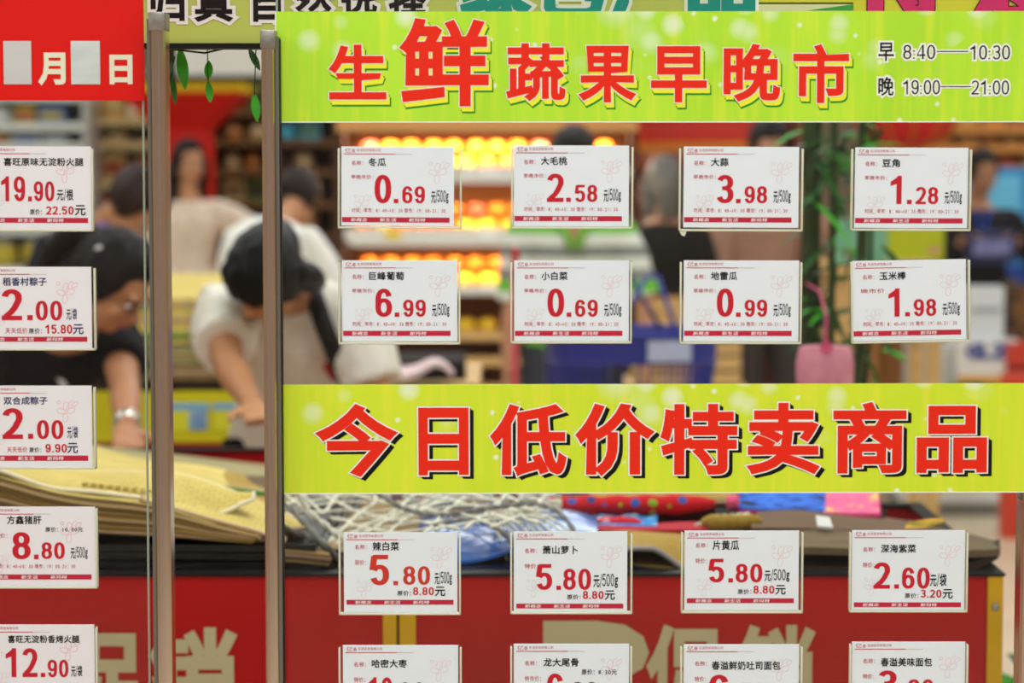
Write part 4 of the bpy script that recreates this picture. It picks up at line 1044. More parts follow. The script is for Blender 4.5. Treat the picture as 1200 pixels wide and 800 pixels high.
for i in (0, 1):  # tubes, shields and lights added to brighten the second and third fruit tiers
    z = zpx(decks[i][0], FY); l = bpy.data.lights.new('shelf_lamp_light', 'AREA'); l.shape = 'RECTANGLE'; l.size = 2 * hw - .1; l.size_y = .05; l.energy = 13; l.color = (1, .9, .72)
    MB().box((-hw + .05, -.018, z - .022), (hw - .05, -.012, z)).build('fill_lamp_shield', m_rail, t); MB().box((-hw + .05, -.008, z - .012), (hw - .05, .02, z - .001)).build('shelf_tube_lamp', mat('tube_lamp_glow', 'fff4dc', .5, emit=7.0), t)
    lo = bpy.data.objects.new('shelf_lamp_light', l); COL.objects.link(lo); lo.location = (cx, FY + .01, z - .016)
rr = random.Random(5)
names = ('top', 'second', 'third', 'fourth')
for di, n_l in ((0, 2), (1, 2), (2, 2), (3, 1)):
    zb = zpx(decks[di][0], FY) + .02 + .037
    for lay in range(n_l):
        for row in range(2):
            k = int((2 * hw - .16) / .092)
            for i in range(k):
                x = cx - hw + .09 + i * .092 + (lay * .04) + rr.uniform(-.004, .004)
                pr_o = (orange if rr.random() < .75 else peach) if (lay == 1 or (di + row) % 2 == 0 and n_l == 1) else (lemon if rr.random() < .7 else orange)
                nm = {orange: 'orange', lemon: 'yellow mango', peach: 'peach'}[pr_o]
                place(pr_o, (x, FY + .06 + row * .09 + lay * .05, zb + lay * .066), '%s, %s from the left in the %s %s row, %s fruit tier' % (nm, ORD[i], 'back' if row else 'front', 'upper' if lay else 'lower', names[di]), rr.uniform(0, 6), '%ss on the %s tier of the fruit shelf' % (nm, names[di]))

def hue(c):
    import colorsys
    r, g, b = (int(c[i:i + 2], 16) / 255 for i in (0, 2, 4)); h, l, s_ = colorsys.rgb_to_hls(r, g, b)
    if s_ < .18: return 'white' if l > .8 else 'grey'
    n = 'red' if h < .03 or h > .95 else 'orange' if h < .10 else 'yellow' if h < .17 else 'green' if h < .45 else 'blue'
    return 'brown' if n in ('orange', 'red') and l < .42 else 'cream' if n in ('yellow', 'orange') and l > .72 else n
def gondola(px0, px1, Y, pys, label, colr, pals, pack_label, group, top=None, packw=.13, dep=.35, seed=1):
    where = pack_label.split('carton ')[1]
    """shelf unit with decks whose tops show at photo rows pys, filled with packs"""
    r = random.Random(seed); x0, x1 = px_x(px0, Y), px_x(px1, Y); cx = (x0 + x1) / 2; h = (x1 - x0) / 2
    t = thing('shelf_unit', label, 'shelf', (cx, Y, 0)); ztop = top or zpx(pys[0], Y) + .3
    MB().box((-h, dep, 0), (h, dep + .03, ztop)).build('back_panel', colr, t)
    for s_ in (-1, 1): MB().box((s_ * h, 0, 0), (s_ * (h - .025), dep, ztop)).build('side_panel', colr, t)
    MB().box((-h, -.01, 0), (h, dep, .1)).build('kick_plate', colr, t)
    for k, py in enumerate(pys):
        z = zpx(py, Y)
        if z < .1: continue
        d = MB().box((-h + .025, 0, z - .025), (h - .025, dep, z)).build('deck', colr, t)
        MB().box((-h + .025, -.012, z - .03), (h - .025, 0, z + .01)).build('price_rail', mat('dim_rail_' + label[:4], pals[0], .5), d)
        nth = 0; x = x0 + .05; zc = (zpx(pys[k - 1], Y) if k else ztop) - z - .05
        while x < x1 - packw - .02:
            w_ = packw * r.uniform(.75, 1.15); hh = min(zc, packw * r.uniform(1.1, 2.0)); c = r.choice(pals)
            nth += 1; kind_ = 'carton' if r.random() < .5 else 'jar'
            pack_label = '%s %s %s, tier %s, %s from the left' % (hue(c), kind_, where, ORD[k], ORD[min(nth, 29) - 1])
            if kind_ == 'carton':
                p = thing('carton', pack_label, 'package', (x + w_ / 2, Y + .10, z), group=group)
                MB().box((-w_ / 2, -.05, 0), (w_ / 2, .05, hh)).build('box', mat('pack_' + c, c, .45), p, bevel=.004, seg=1)
                MB().box((-w_ / 2 * .8, -.0515, hh * .3), (w_ / 2 * .8, -.05, hh * .7)).build('print_label', mat('pack_label_' + pals[(pals.index(c) + 2) % len(pals)], pals[(pals.index(c) + 2) % len(pals)], .45), p)
            else:
                p = thing('jar', pack_label, 'package', (x + w_ / 2, Y + .10, z), group=group.replace('cartons', 'jars'))
                q = w_ / 2 * .92
                MB().tube([(0, 0, 0), (0, 0, .004), (0, 0, hh * .72), (0, 0, hh * .82)], [q * .9, q, q, q * .6], 14).build('body', mat('pack_' + c, c, .3), p, True)
                MB().tube([(0, 0, hh * .82), (0, 0, hh * .95)], q * .55, 12).build('lid', mat('pack_label_' + pals[0], pals[0], .45), p)
            x += w_ + .012
    return t
gondola(-60, 108, 12.0, (112, 146, 170, 215, 268, 315, 360, 405), 'white dairy shelf unit at the far left behind the price cards', mat('pale_grey_metal', 'b9bcb6', .4),
        ('d8dcd8', 'c4ccd0', '2f6fb8', 'e0e4e0', 'c8b23a', '9fb0b8', 'b84a50'), 'small carton on the white dairy shelves', 'cartons on the white dairy shelves', top=2.0, seed=3)
gondola(112, 190, 12.6, (140, 168, 215, 262, 310), 'warm cream shelf unit behind the woman with the hair bun', mat('cream_metal', 'd9c79c', .5),
        ('e2c98a', 'f0e2b8', 'b8452c', 'd8a850', 'eadcb8'), 'small carton on the cream shelves', 'cartons on the cream shelves', top=1.95, seed=4)
gondola(252, 398, 13.4, (130, 165, 200, 238, 275, 315, 355), 'dark brown shelf unit with mixed goods behind the woman in the lace top', mat('dark_wood', '4f3423', .6),
        ('6a4a2c', 'a8642c', '2f9bb0', '8c3a28', '5b6b3a', 'b89868', '3d2a20'), 'small carton on the dark brown shelves', 'cartons on the dark brown shelves', top=2.0, seed=6)
gondola(742, 935, 13.2, (188, 226, 262, 305, 345, 390), 'reddish brown shelf unit behind the person in black', mat('red_wood', '7a4030', .6),
        ('9a4a34', 'b87a5c', '5c6b38', 'c8b89a', '7a5048', 'a89090'), 'small carton on the reddish brown shelves', 'cartons on the reddish shelves', top=2.0, seed=8)
gondola(1020, 1240, 13.0, (150, 172, 196, 240, 290), 'tan bakery shelf unit at the upper right', mat('tan_shelf', 'c08a50', .6),
        ('c8823c', 'e0b070', 'b84a34', 'd8a058', '9a5a30'), 'small carton on the tan shelves', 'cartons on the tan shelves', top=2.2, seed=9)
# red fascia with orange trim
def board(name, label, cat, px0, py0, px1, py1, Y, m, d=.04, parts=()):
    a, b = pbox(px0, py0, px1, py1, Y, d); c = Vector(((a[0] + b[0]) / 2, Y, a[2]))
    t = thing(name, label, cat, c)
    MB().box(Vector(a) - c, Vector(b) - c).build('panel', m, t)
    for (nm, u0, v0, u1, v1, mm) in parts:
        a2, b2 = pbox(u0, v0, u1, v1, Y, .004); MB().box(Vector(a2) - c - Vector((0, .004, 0)), Vector(b2) - c - Vector((0, .004, 0))).build(nm, mm, t)
    return t
m_or = mat('fascia_orange', 'e08a2c', .5)
board('red_fascia', 'red fascia board with orange lower trim below the upper banner, middle', 'sign', 700, 128, 912, 178, 11.4, mat('fascia_red', 'dc3226', .5, var=.08, vscale=2), parts=(('orange_trim', 700, 166, 912, 178, m_or), ('orange_stripe', 745, 150, 905, 154, mat('fascia_light', 'd8503c', .5))))
t = thing('lantern', 'round red hanging lantern below the upper banner, right', 'lantern', P(1062, 132, 11.0))
mb = MB()
pts = [(math.sin(PI * i / 12), math.cos(PI * i / 12)) for i in range(13)]
mb.tube([(0, 0, .17 * c_) for s_, c_ in pts], [.24 * max(s_, .15) for s_, c_ in pts], 24)
mb.build('silk_body', mat('lantern_red', 'd4221a', .6), t, True)
for k in range(12):
    q = 2 * PI * k / 12; MB().tube([(math.cos(q) * .243 * s_, math.sin(q) * .243 * s_, .171 * c_) for s_, c_ in pts], .003, 5).build('rib', m_gold, t, True)
MB().tube([(0, 0, -.19), (0, 0, -.165)], .06, 16).build('lower_cap', m_gold, t); MB().tube([(0, 0, .165), (0, 0, .19)], .06, 16).build('upper_cap', m_gold, t)
MB().tube([(0, 0, .19), (0, 0, ZC - t.location.z)], .004, 6).build('cord', m_dsteel, t)
for nm in ('red_fascia',):
    o_ = bpy.data.objects[nm]
    for dx in (-.3, .3): MB().tube([(dx, .02, 0), (dx, .02, ZC - o_.location.z)], .004, 6).build('hanger_wire', m_dsteel, o_)
# red column with flared capital and yellow top, left
Y = 12.25; x0, x1 = px_x(190, Y), px_x(248, Y); c = Vector(((x0 + x1) / 2, Y, 0)); t = thing('red_column', 'red square column flaring to a yellow-topped capital, seen between the posts', 'column', c)
h = (x1 - x0) / 2; m_cr = mat('column_red', 'cc1d12', .5)
xr = px_x(291, Y) - c.x; z1, z2, z3 = zpx(152, Y), zpx(108, Y), zpx(98, Y)
MB().box((-h, 0, 0), (h, 2 * h, z1)).build('shaft', m_cr, t)
def frus(a, b, za, zb): return MB().add([(-a, h - a, za), (a, h - a, za), (a, h + a, za), (-a, h + a, za), (-b, h - b, zb), (b, h - b, zb), (b, h + b, zb), (-b, h + b, zb)], [(0, 3, 2, 1), (4, 5, 6, 7), (0, 1, 5, 4), (1, 2, 6, 5), (2, 3, 7, 6), (3, 0, 4, 7)])
frus(h, xr, z1, z2).build('flared_capital', m_cr, t); frus(xr, xr * 1.02, z2, z3).build('yellow_top', mat('column_yellow', 'd8b418', .5), t)
board('white_bulkhead', 'white bulkhead panel seen between the two posts at the top', 'panel', 180, 40, 330, 88, 12.9, mat('bulkhead_white', 'dcd8cc', .8), .1)
board('ceiling_beam', 'black beam under the white bulkhead between the posts', 'beam', 150, 88, 305, 97, 12.5, m_black, .1)
board('black_upright', 'black upright frame member beside the left post', 'frame', 190, 56, 204, 100, 5.2, m_black, .04)
o_ = bpy.data.objects['black_upright']; MB().box((-.008, .005, 0), (.008, .03, ZC - o_.location.z)).build('drop_rod', m_black, o_)
# ---- right side
mb_blue = mat('poster_blue', '2f9fd8', .4, c2='1668b8', vscale=1.5)
board('blue_board', 'bright blue display board at the right edge behind the man in black', 'board', 1096, 196, 1240, 336, 12.4, mb_blue, .05, (('dark_blue_strip', 1096, 312, 1240, 336, mat('deep_blue', '1b3f96', .5)), ('pale_patch', 1150, 205, 1196, 250, mat('sky_patch', '6cc4ea', .5))))
board('yellow_green_box', 'yellow-green carton between the upper and lower right price cards', 'box', 1040, 262, 1106, 304, 9.0, mat('chartreuse', 'b8c21c', .5), .2, (('pink_corner_mark', 1088, 290, 1100, 296, mat('mark_pink', 'd87a8c', .5)),))
board('mint_box', 'mint green patterned carton left of the yellow-green one', 'box', 984, 258, 1040, 310, 9.0, mat('mint', '8cc4a4', .6, c2='5c9a78', vscale=9), .2, (('red_mark', 990, 292, 1004, 300, mat('mark_red', 'a8584a', .5)),))
# table carrying cartons
def table(px0, px1, py, Y, dep, label, m):
    x0, x1 = px_x(px0, Y), px_x(px1, Y); z = zpx(py, Y); c = ((x0 + x1) / 2, Y, 0); h = (x1 - x0) / 2
    t = thing('display_table', label, 'table', c); MB().box((-h, 0, z - .04), (h, dep, z)).build('table_top', m, t)
    for sx in (-1, 1):
        for y in (.03, dep - .08): MB().box((sx * (h - .02), y, 0), (sx * (h - .07), y + .05, z - .04)).build('leg', m, t)
    return t
table(975, 1108, 310, 9.0, .5, 'pale display table carrying the mint and yellow-green cartons', m_tan)
board('white_blue_box', 'white carton with blue letters and orange base, lower right above the banner', 'box', 1122, 398, 1192, 470, 10.1, mat('box_white', 'e4e2dc', .5), .25, (('orange_base', 1122, 440, 1192, 470, mat('box_orange', 'e0a03c', .5)),))
o = P(1160, 412, 10.1); sc = P(1161, 412, 10.1).x - o.x; bx = [q for q in bpy.data.objects if q.name == 'white_blue_box'][0]
pr = Print(0, 0, sc); pr.text('g', 'GLZ', 1133, 403, 1180, 419, -.006, .06)
V, F = pr.L['g']; off = o - Vector(bx.location); V2 = [(v[0] - 1160 * sc + off.x, v[1], v[2] + 412 * sc + off.z) for v in V]; mesh('blue_letters', V2, F, mat('letters_blue', '2a3f96', .5), bx)
board('grey_box', 'pale grey carton left of the white one with blue letters', 'box', 1070, 404, 1121, 470, 10.15, mat('box_grey', 'c4c6c0', .5), .25, (('tape', 1092, 404, 1098, 470, mat('tape_tan', 'a89878', .5)),))
board('red_box', 'red carton at the right edge above the lower banner', 'box', 1180, 402, 1240, 470, 10.08, mat('box_red', 'c8402c', .5), .25, (('dark_stripe', 1180, 428, 1240, 434, mat('box_dark', '7a1c14', .5)),))
board('white_packet', 'white rounded packet above the blue lettered carton', 'packet', 1134, 336, 1176, 398, 10.16, mat('packet_white', 'd4d8da', .4), .12, (('grey_line', 1138, 360, 1172, 366, mat('packet_grey', '9aa0a8', .4)),))
a, b = pbox(1060, 470, 1290, 598, 10.05, .55); c = Vector(((a[0] + b[0]) / 2, 10.05, 0)); h = (b[0] - a[0]) / 2
t = thing('counter', 'low white counter on the floor at the right carrying the cartons', 'counter', c)
MB().box((-h, 0, .06), (h, .55, b[2] - .03)).build('body', mat('counter_white', 'd9dad6', .5), t); MB().box((-h - .01, -.01, b[2] - .03), (h + .01, .56, b[2])).build('worktop', m_rail, t); MB().box((-h + .02, .02, 0), (h - .02, .53, .06)).build('kick_plate', mat('base_shadow_grey', '7d7e78', .6), t)  # grey strip at the foot: the counter's base shadow put into colour
t = thing('dried_plant', 'round brownish green dried plant at the right edge above the red carton', 'plant', P(1190, 402, 10.18))
MB().tube([(0, .1, 0), (0, .1, .06)], [.05, .07], 14).build('pot', mat('pot_brown', '6a4a38', .7), t, True)
lm = MB(); rq = random.Random(2)
for k in range(260):
    d = Vector((rq.gauss(0, 1), rq.gauss(0, 1), rq.gauss(0, 1))).normalized(); p = Vector((0, .1, .15)) + d * rq.uniform(.03, .105); q = p + (d + Vector((rq.gauss(0, .4), rq.gauss(0, .4), .3))).normalized() * .035
    s_ = d.cross(Vector((0, 0, 1))).normalized() * .009; lm.add([p, (p + q) / 2 + s_, q, (p + q) / 2 - s_], [(0, 1, 2, 3)])
lm.build('leaves', mat('dry_leaf', '5f5a30', .7, c2='6e4a38', vscale=12), t)['kind'] = 'stuff'
board('red_pillar', 'blurred orange-red pillar at the right edge above the floor', 'pillar', 1180, 440, 1212, 634, 9.46, mat('pillar_red', 'd8472e', .5), .12, (('dark_foot', 1194, 600, 1212, 634, mat('pillar_dark', 'a01c18', .5)),))
# tan wooden crates behind the basket
def crate(px0, px1, py0, py1, Y, label):
    a, b = pbox(px0, py0, px1, py1, Y, .35); c = Vector(((a[0] + b[0]) / 2, Y, a[2])); h = (b[0] - a[0]) / 2; H = b[2] - a[2]; n = 3
    t = thing('wooden_crate', label, 'crate', c, group='wooden crates behind the basket')
    for k in range(n):
        z0, z1 = H * k / n + .004, H * (k + 1) / n - .006
        MB().box((-h, 0, z0), (h, .012, z1)).build('slat', m_tan, t); MB().box((-h, .338, z0), (h, .35, z1)).build('slat', m_tan, t)
    for s_ in (-1, 1): MB().box((s_ * h, .012, 0), (s_ * (h - .012), .338, H)).build('end_board', m_tan, t)
    MB().box((-h, .012, 0), (h, .338, .01)).build('base_board', m_tan, t)
crate(752, 862, 352, 398, 8.3, 'upper wooden crate behind the handles of the blue basket')
crate(745, 868, 399, 452, 8.3, 'lower wooden crate right of the blue basket')
table(735, 875, 453, 8.3, .42, 'small table under the wooden crates', m_tan)
# pinkish strap and dark mats seen above the lower banner, left of the red pole
flat(398, 560, 452, 452, 440, 440, 5.9, 6.4, 'tan mat just above the lower banner, left of the red pole', straw('tan_straw', 'b49a68', '94794c'), m_pipe, th=.03)
fr = edge([(436, 442), (470, 441), (495, 434), (506, 424), (518, 424), (530, 436)], 5.85); bk = edge([(440, 426), (470, 430), (492, 426), (504, 418), (520, 420), (532, 434)], 6.0)
sheet('cloth_strap', 'pale pink folded strap lying above the lower banner', 'strap', fr, bk, mat('pale_pink_cloth', 'd9c0c0', .7), None, .012, 24, 6, .004)
flat(424, 546, 424, 424, 412, 412, 6.1, 6.5, 'black cloth heap behind the pale pink strap', mat('black_cloth', '1c1512', .9), None, name='dark_cloth', cat='cloth', th=.05)
table(385, 560, 458, 5.8, .8, 'small table carrying the pink strap and tan mat', m_tan)

# ---- red pole
t = thing('red_pole', 'thin red pole in front of the man in the striped shirt', 'pole', (px_x(603.5, 6.0), 6.0, 0))
MB().tube([(0, 0, .03), (0, 0, zpx(296, 6.0))], .0095, 14).build('pole', mat('pole_red', 'b01c20', .35), t, True)
MB().ell((0, 0, zpx(296, 6.0)), .014, 12, 8).build('knob', mat('pole_red', 'b01c20', .35), t, True)
MB().tube([(0, 0, 0), (0, 0, .03)], .12, 24).build('foot', m_black, t)
# ---- blue shopping basket
KY = 6.6; k0 = P(742, 397, KY); t = thing('shopping_basket', 'dark blue plastic shopping basket with raised handles and a white label', 'basket', (k0.x, KY + .13, zpx(508, KY)))
m_bk = mat('basket_blue', '26308c', .35); H = zpx(393, KY) - zpx(508, KY); a, b = .235, .15; a2, b2 = .20, .125
t.rotation_euler = (0, 0, .12)
def ring(z, a, b, r, nm): 
    p = []
    for i in range(33):
        q = 2 * PI * i / 32; c_, s_ = math.cos(q), math.sin(q); p.append((a * math.copysign(abs(c_) ** .45, c_), b * math.copysign(abs(s_) ** .45, s_), z))
    return MB().tube(p, r, 6).build(nm, m_bk, t, True)
ring(H, a, b, .012, 'rim'); ring(H * .72, a * .97, b * .96, .006, 'band'); ring(.008, a2, b2, .008, 'base_ring')
ring(H * .36, a * .92, b * .92, .004, 'band')
MB().box((-a2 * .96, -b2 * .96, 0), (a2 * .96, b2 * .96, .008)).build('base', m_bk, t)
def sq(q, a, b): c_, s_ = math.cos(q), math.sin(q); return a * math.copysign(abs(c_) ** .45, c_), b * math.copysign(abs(s_) ** .45, s_)
up = MB(); n = 48
for i in range(n):   # solid upper band
    x, y = sq(2 * PI * i / n, a, b); x2, y2 = sq(2 * PI * (i + 1) / n, a, b); k = .975
    up.add([(x * k, y * k, H * .72), (x2 * k, y2 * k, H * .72), (x2, y2, H), (x, y, H)], [(0, 1, 2, 3)])
up.build('upper_wall', m_bk, t)
for i in range(56):
    q = 2 * PI * i / 56; x, y = sq(q, a, b); x2, y2 = sq(q, a2, b2)
    MB().tube([(x2, y2, .01), (x * .97, y * .97, H * .72)], .0035, 5).build('bar', m_bk, t)
for s_, lean, pk in ((-1, -.02, .02), (1, .05, -.05)):
    MB().tube([Vector((-a * .34, s_ * b * .9, H)), Vector((.02 + pk, s_ * .03, H + .155)), Vector((.035 + pk, s_ * .02, H + .16)), Vector((.05 + pk, s_ * .03, H + .155)), Vector((a * .46, s_ * b * .9, H))], .0065, 8).build('handle', m_bk, t, True)
MB().box((.02, -b - .012, H * .74), (.14, -b - .002, H * .95)).build('label_plate', mat('basket_label', 'b4bcd8', .5, var=.1, vscale=50), t)
table(640, 745, 512, 6.55, .34, 'small table under the blue shopping basket', m_tan)
board('blue_crate', 'solid blue plastic crate left of the basket bars', 'crate', 640, 402, 708, 512, 6.75, mat('crate_blue', '23307c', .4), .2, (('rim_lip', 638, 398, 710, 404, m_bk),))

# ---- bamboo in a planter
YB = 4.6; m_cane = mat('bamboo_cane', '2c3a1c', .5, var=.35, vscale=5, stretch=(1, 1, 3)); m_leaf = mat('bamboo_leaf', '1f4f18', .5, var=.35, vscale=8); m_leafl = mat('young_leaf', '3f9428', .5, var=.2, vscale=8)
t = thing('potted_bamboo', 'tall dark bamboo canes with green leaves standing between the third and fourth cards', 'plant', (px_x(975, YB), YB, 0))
cx = t.location.x; ZS = .22
MB().tube([(0, 0, 0), (0, 0, .02), (0, 0, .28), (0, 0, .30)], [.17, .18, .22, .20], 24).build('planter', mat('planter_brown', '5a4030', .6), t, True)
for (u, wpx, yo) in ((943, 17, .0), (957, 9, .05), (968, 7, -.06), (977, 9, .07), (1001, 8, -.03), (1012, 9, .04), (1024, 6, .08)):
    r = wpx / 2 * YB / F_PX; x = px_x(u, YB) - cx; pts = []; rs = []
    z = .26
    while z < 2.35:
        f = (z - .26) / 2; xx = x * (.35 + .65 * min(1, f * 1.6)) if z < 1.0 else x
        pts += [(xx + .004 * math.sin(z * 5), yo, z), (xx + .004 * math.sin(z * 5), yo, z + .012)]; rs += [r * .94, r * 1.12]
        pts += [(xx, yo, z + .02)]; rs += [r * .94]; z += .17
    MB().tube(pts, rs, 10).build('cane', m_cane, t, True)
rl = random.Random(11)
def blade(p, d, L_, w_, m, parent, droop=.35, nm='leaf'):
    d = Vector(d).normalized(); s_ = d.cross(Vector((0, -.4, 1))).normalized(); vs = []; fs = []; n = 6
    for i in range(n + 1):
        f = i / n; c = Vector(p) + d * L_ * f + Vector((0, 0, -droop * L_ * f * f)); ww = w_ * math.sin(PI * min(1, f * .92 + .06)) ** .8
        vs += [c + s_ * ww / 2, c + Vector((0, 0, -ww * .12)), c - s_ * ww / 2]
    for i in range(n): fs += [(3 * i, 3 * i + 1, 3 * i + 4, 3 * i + 3), (3 * i + 1, 3 * i + 2, 3 * i + 5, 3 * i + 4)]
    return mesh(nm, vs, fs, m, parent, True)
for k in range(120):
    u = rl.choice((945, 958, 968, 978, 990, 1002, 1012, 1024)) + rl.uniform(-6, 6); v = rl.choice((rl.uniform(140, 260), rl.uniform(150, 210), rl.uniform(270, 470), rl.uniform(300, 460)))
    z = P(u, v, YB).z; a_ = rl.uniform(0, 2 * PI)
    blade((px_x(u, YB) - cx, rl.uniform(-.05, .05), z), (math.cos(a_), math.sin(a_) * .6, rl.uniform(-.6, .7)), rl.uniform(.05, .11), rl.uniform(.010, .019), m_leaf if rl.random() < .82 else m_leafl, t, rl.uniform(.2, .8))
# pink hanging pouch
YP = 4.3; p = P(967, 405, YP); t = thing('pink_charm', 'pink fabric charm hanging on a pink cord below the bamboo leaves', 'ornament', p)
k = YP / F_PX
MB().tube([(0, 0, 0), (.002, 0, 35 * k)], .0022, 6).build('cord', mat('pink_cord', 'd85a80', .7), t)
ms = []
prof = [(-30, -1), (-24, 0), (-6, 1), (6, 1), (24, 0), (30, -2), (34, -20), (33, -48), (25, -64), (0, -70), (-25, -64), (-33, -48), (-34, -20)]
MB().prism([(a * k, b * k) for a, b in prof], -.012, .012).build('pouch', mat('pink_pouch_fabric', 'd8909c', .8, c2='c07888', vscale=30), t, bevel=.006)
MB().add([(-9 * k, -.014, -2 * k), (0, -.018, 10 * k), (9 * k, -.014, -2 * k), (0, -.014, -10 * k)], [(0, 1, 2, 3)]).build('bow', mat('pink_cord', 'd85a80', .7), t)
MB().tube([(.002, 0, 35 * k), (.004, .12, 60 * k), (0, .3, 64 * k)], .0018, 6).build('cord_loop', mat('pink_cord', 'd85a80', .7), t)
# long-leaved plants at the right edge
def leafy(px, py, Y, n, L_, w_, label, spread=1.0, seed=1, base=None):
    r = random.Random(seed); x = px_x(px, Y); zt_ = zpx(py, Y)
    t = thing('potted_plant', label, 'plant', (x, Y, 0))
    MB().tube([(0, 0, 0), (0, 0, .02), (0, 0, .24), (0, 0, .26)], [.09, .10, .14, .13], 20).build('pot', mat('pot_brown', '6a4a38', .7), t, True)
    MB().tube([(0, 0, .22), (0, 0, zt_)], .012, 8).build('stem', m_cane, t, True)
    for k in range(n):
        a_ = 2 * PI * k / n * 2.4 + r.uniform(-.3, .3)
        blade((0, 0, zt_ - r.uniform(0, .22)), (math.cos(a_) * spread, math.sin(a_) * spread, r.uniform(.4, 1.5)), L_ * r.uniform(.7, 1.1), w_, m_leaf if k % 3 else m_leafl, t, .35)
leafy(1222, 800, 4.0, 20, .17, .030, 'dark green long-leaved plant at the lower right corner beside the yellow trim', seed=5)
leafy(1235, 470, 4.6, 22, .26, .022, 'green plant whose leaf tips enter at the right edge above the lower banner', seed=8)
# leaves hanging under the olive sign
t = thing('leaf_garland', 'thin garland of bright green artificial leaves hanging under the olive sign between the posts', 'garland', P(250, 57, 2.66))
bs = Vector(t.location)
MB().tube([Vector(W(196, 57, 2.66)) - bs, Vector(W(222, 60, 2.66)) - bs, Vector(W(240, 62, 2.66)) - bs, Vector(W(262, 57, 2.66)) - bs, Vector(W(304, 57, 2.66)) - bs], .0012, 5).build('wire', m_black, t)
for (u, v, du, dv, L_, w_, mm) in ((211, 57, .12, -1, .044, .013, m_leafl), (228, 60, .8, -.2, .012, .004, m_leaf), (244, 92, .05, 1, .020, .010, m_leafl), (244, 96, .1, -1, .022, .009, m_leafl), (292, 57, .5, -1, .026, .011, m_leaf), (205, 66, -.4, -1, .03, .008, m_leaf), (202, 90, .1, -1, .03, .007, m_leaf), (298, 110, .1, -1, .03, .01, m_leafl)):
    q = Vector(W(u, v, 2.665)) - bs; blade(q, (du, 0, dv), L_ * 1.0, w_, mm, t, .02)
MB().tube([Vector(W(243, 58, 2.665)) - bs, Vector(W(244, 98, 2.665)) - bs], .0007, 5).build('stalk', m_leaf, t)
MB().tube([Vector(W(203, 57, 2.665)) - bs, Vector(W(202, 92, 2.665)) - bs], .0007, 5).build('stalk', m_leaf, t)
MB().tube([Vector(W(300, 57, 2.665)) - bs, Vector(W(298, 112, 2.665)) - bs], .0007, 5).build('stalk', m_leaf, t)

# ================================================================== people
def remesh(mb, name, m, parent, vox, smooth_it=2, wrinkle=0.0, wsc=18, seed=0):
    me = bpy.data.meshes.new(name); me.from_pydata([tuple(v) for v in mb.v], [], mb.f); me.update()
    tmp = bpy.data.objects.new('tmp', me); COL.objects.link(tmp)
    r = tmp.modifiers.new('r', 'REMESH'); r.mode = 'VOXEL'; r.voxel_size = vox; r.use_smooth_shade = True
    if smooth_it:
        s_ = tmp.modifiers.new('s', 'SMOOTH'); s_.iterations = smooth_it; s_.factor = .5
    dg = bpy.context.evaluated_depsgraph_get()
    out = bpy.data.meshes.new_from_object(tmp.evaluated_get(dg)); bpy.data.objects.remove(tmp); bpy.data.meshes.remove(me)
    if wrinkle:
        from mathutils import noise
        cs = [v.co.copy() for v in out.vertices]; ns = [v.normal.copy() for v in out.vertices]; flat_ = []
        for c, nr in zip(cs, ns):
            p = c * wsc + Vector((seed, 0, 0)); flat_ += list(c + nr * (noise.noise(Vector((p.x, p.y, p.z * .45))) * wrinkle + noise.noise(p * 2.3) * wrinkle * .4))
        out.vertices.foreach_set('co', flat_)
    out.materials.clear(); out.name = name; out.shade_smooth()
    return link(name, out, parent, m)

def ik(a, b, la, lb, hint):
    a, b, hint = Vector(a), Vector(b), Vector(hint); d = b - a; L = min(d.length, (la + lb) * .995); u = d.normalized(); b = a + u * L
    x = (la * la - lb * lb + L * L) / (2 * L); h = math.sqrt(max(la * la - x * x, 0)); n = hint - u * hint.dot(u); n.normalize()
    return a + u * x + n * h, b

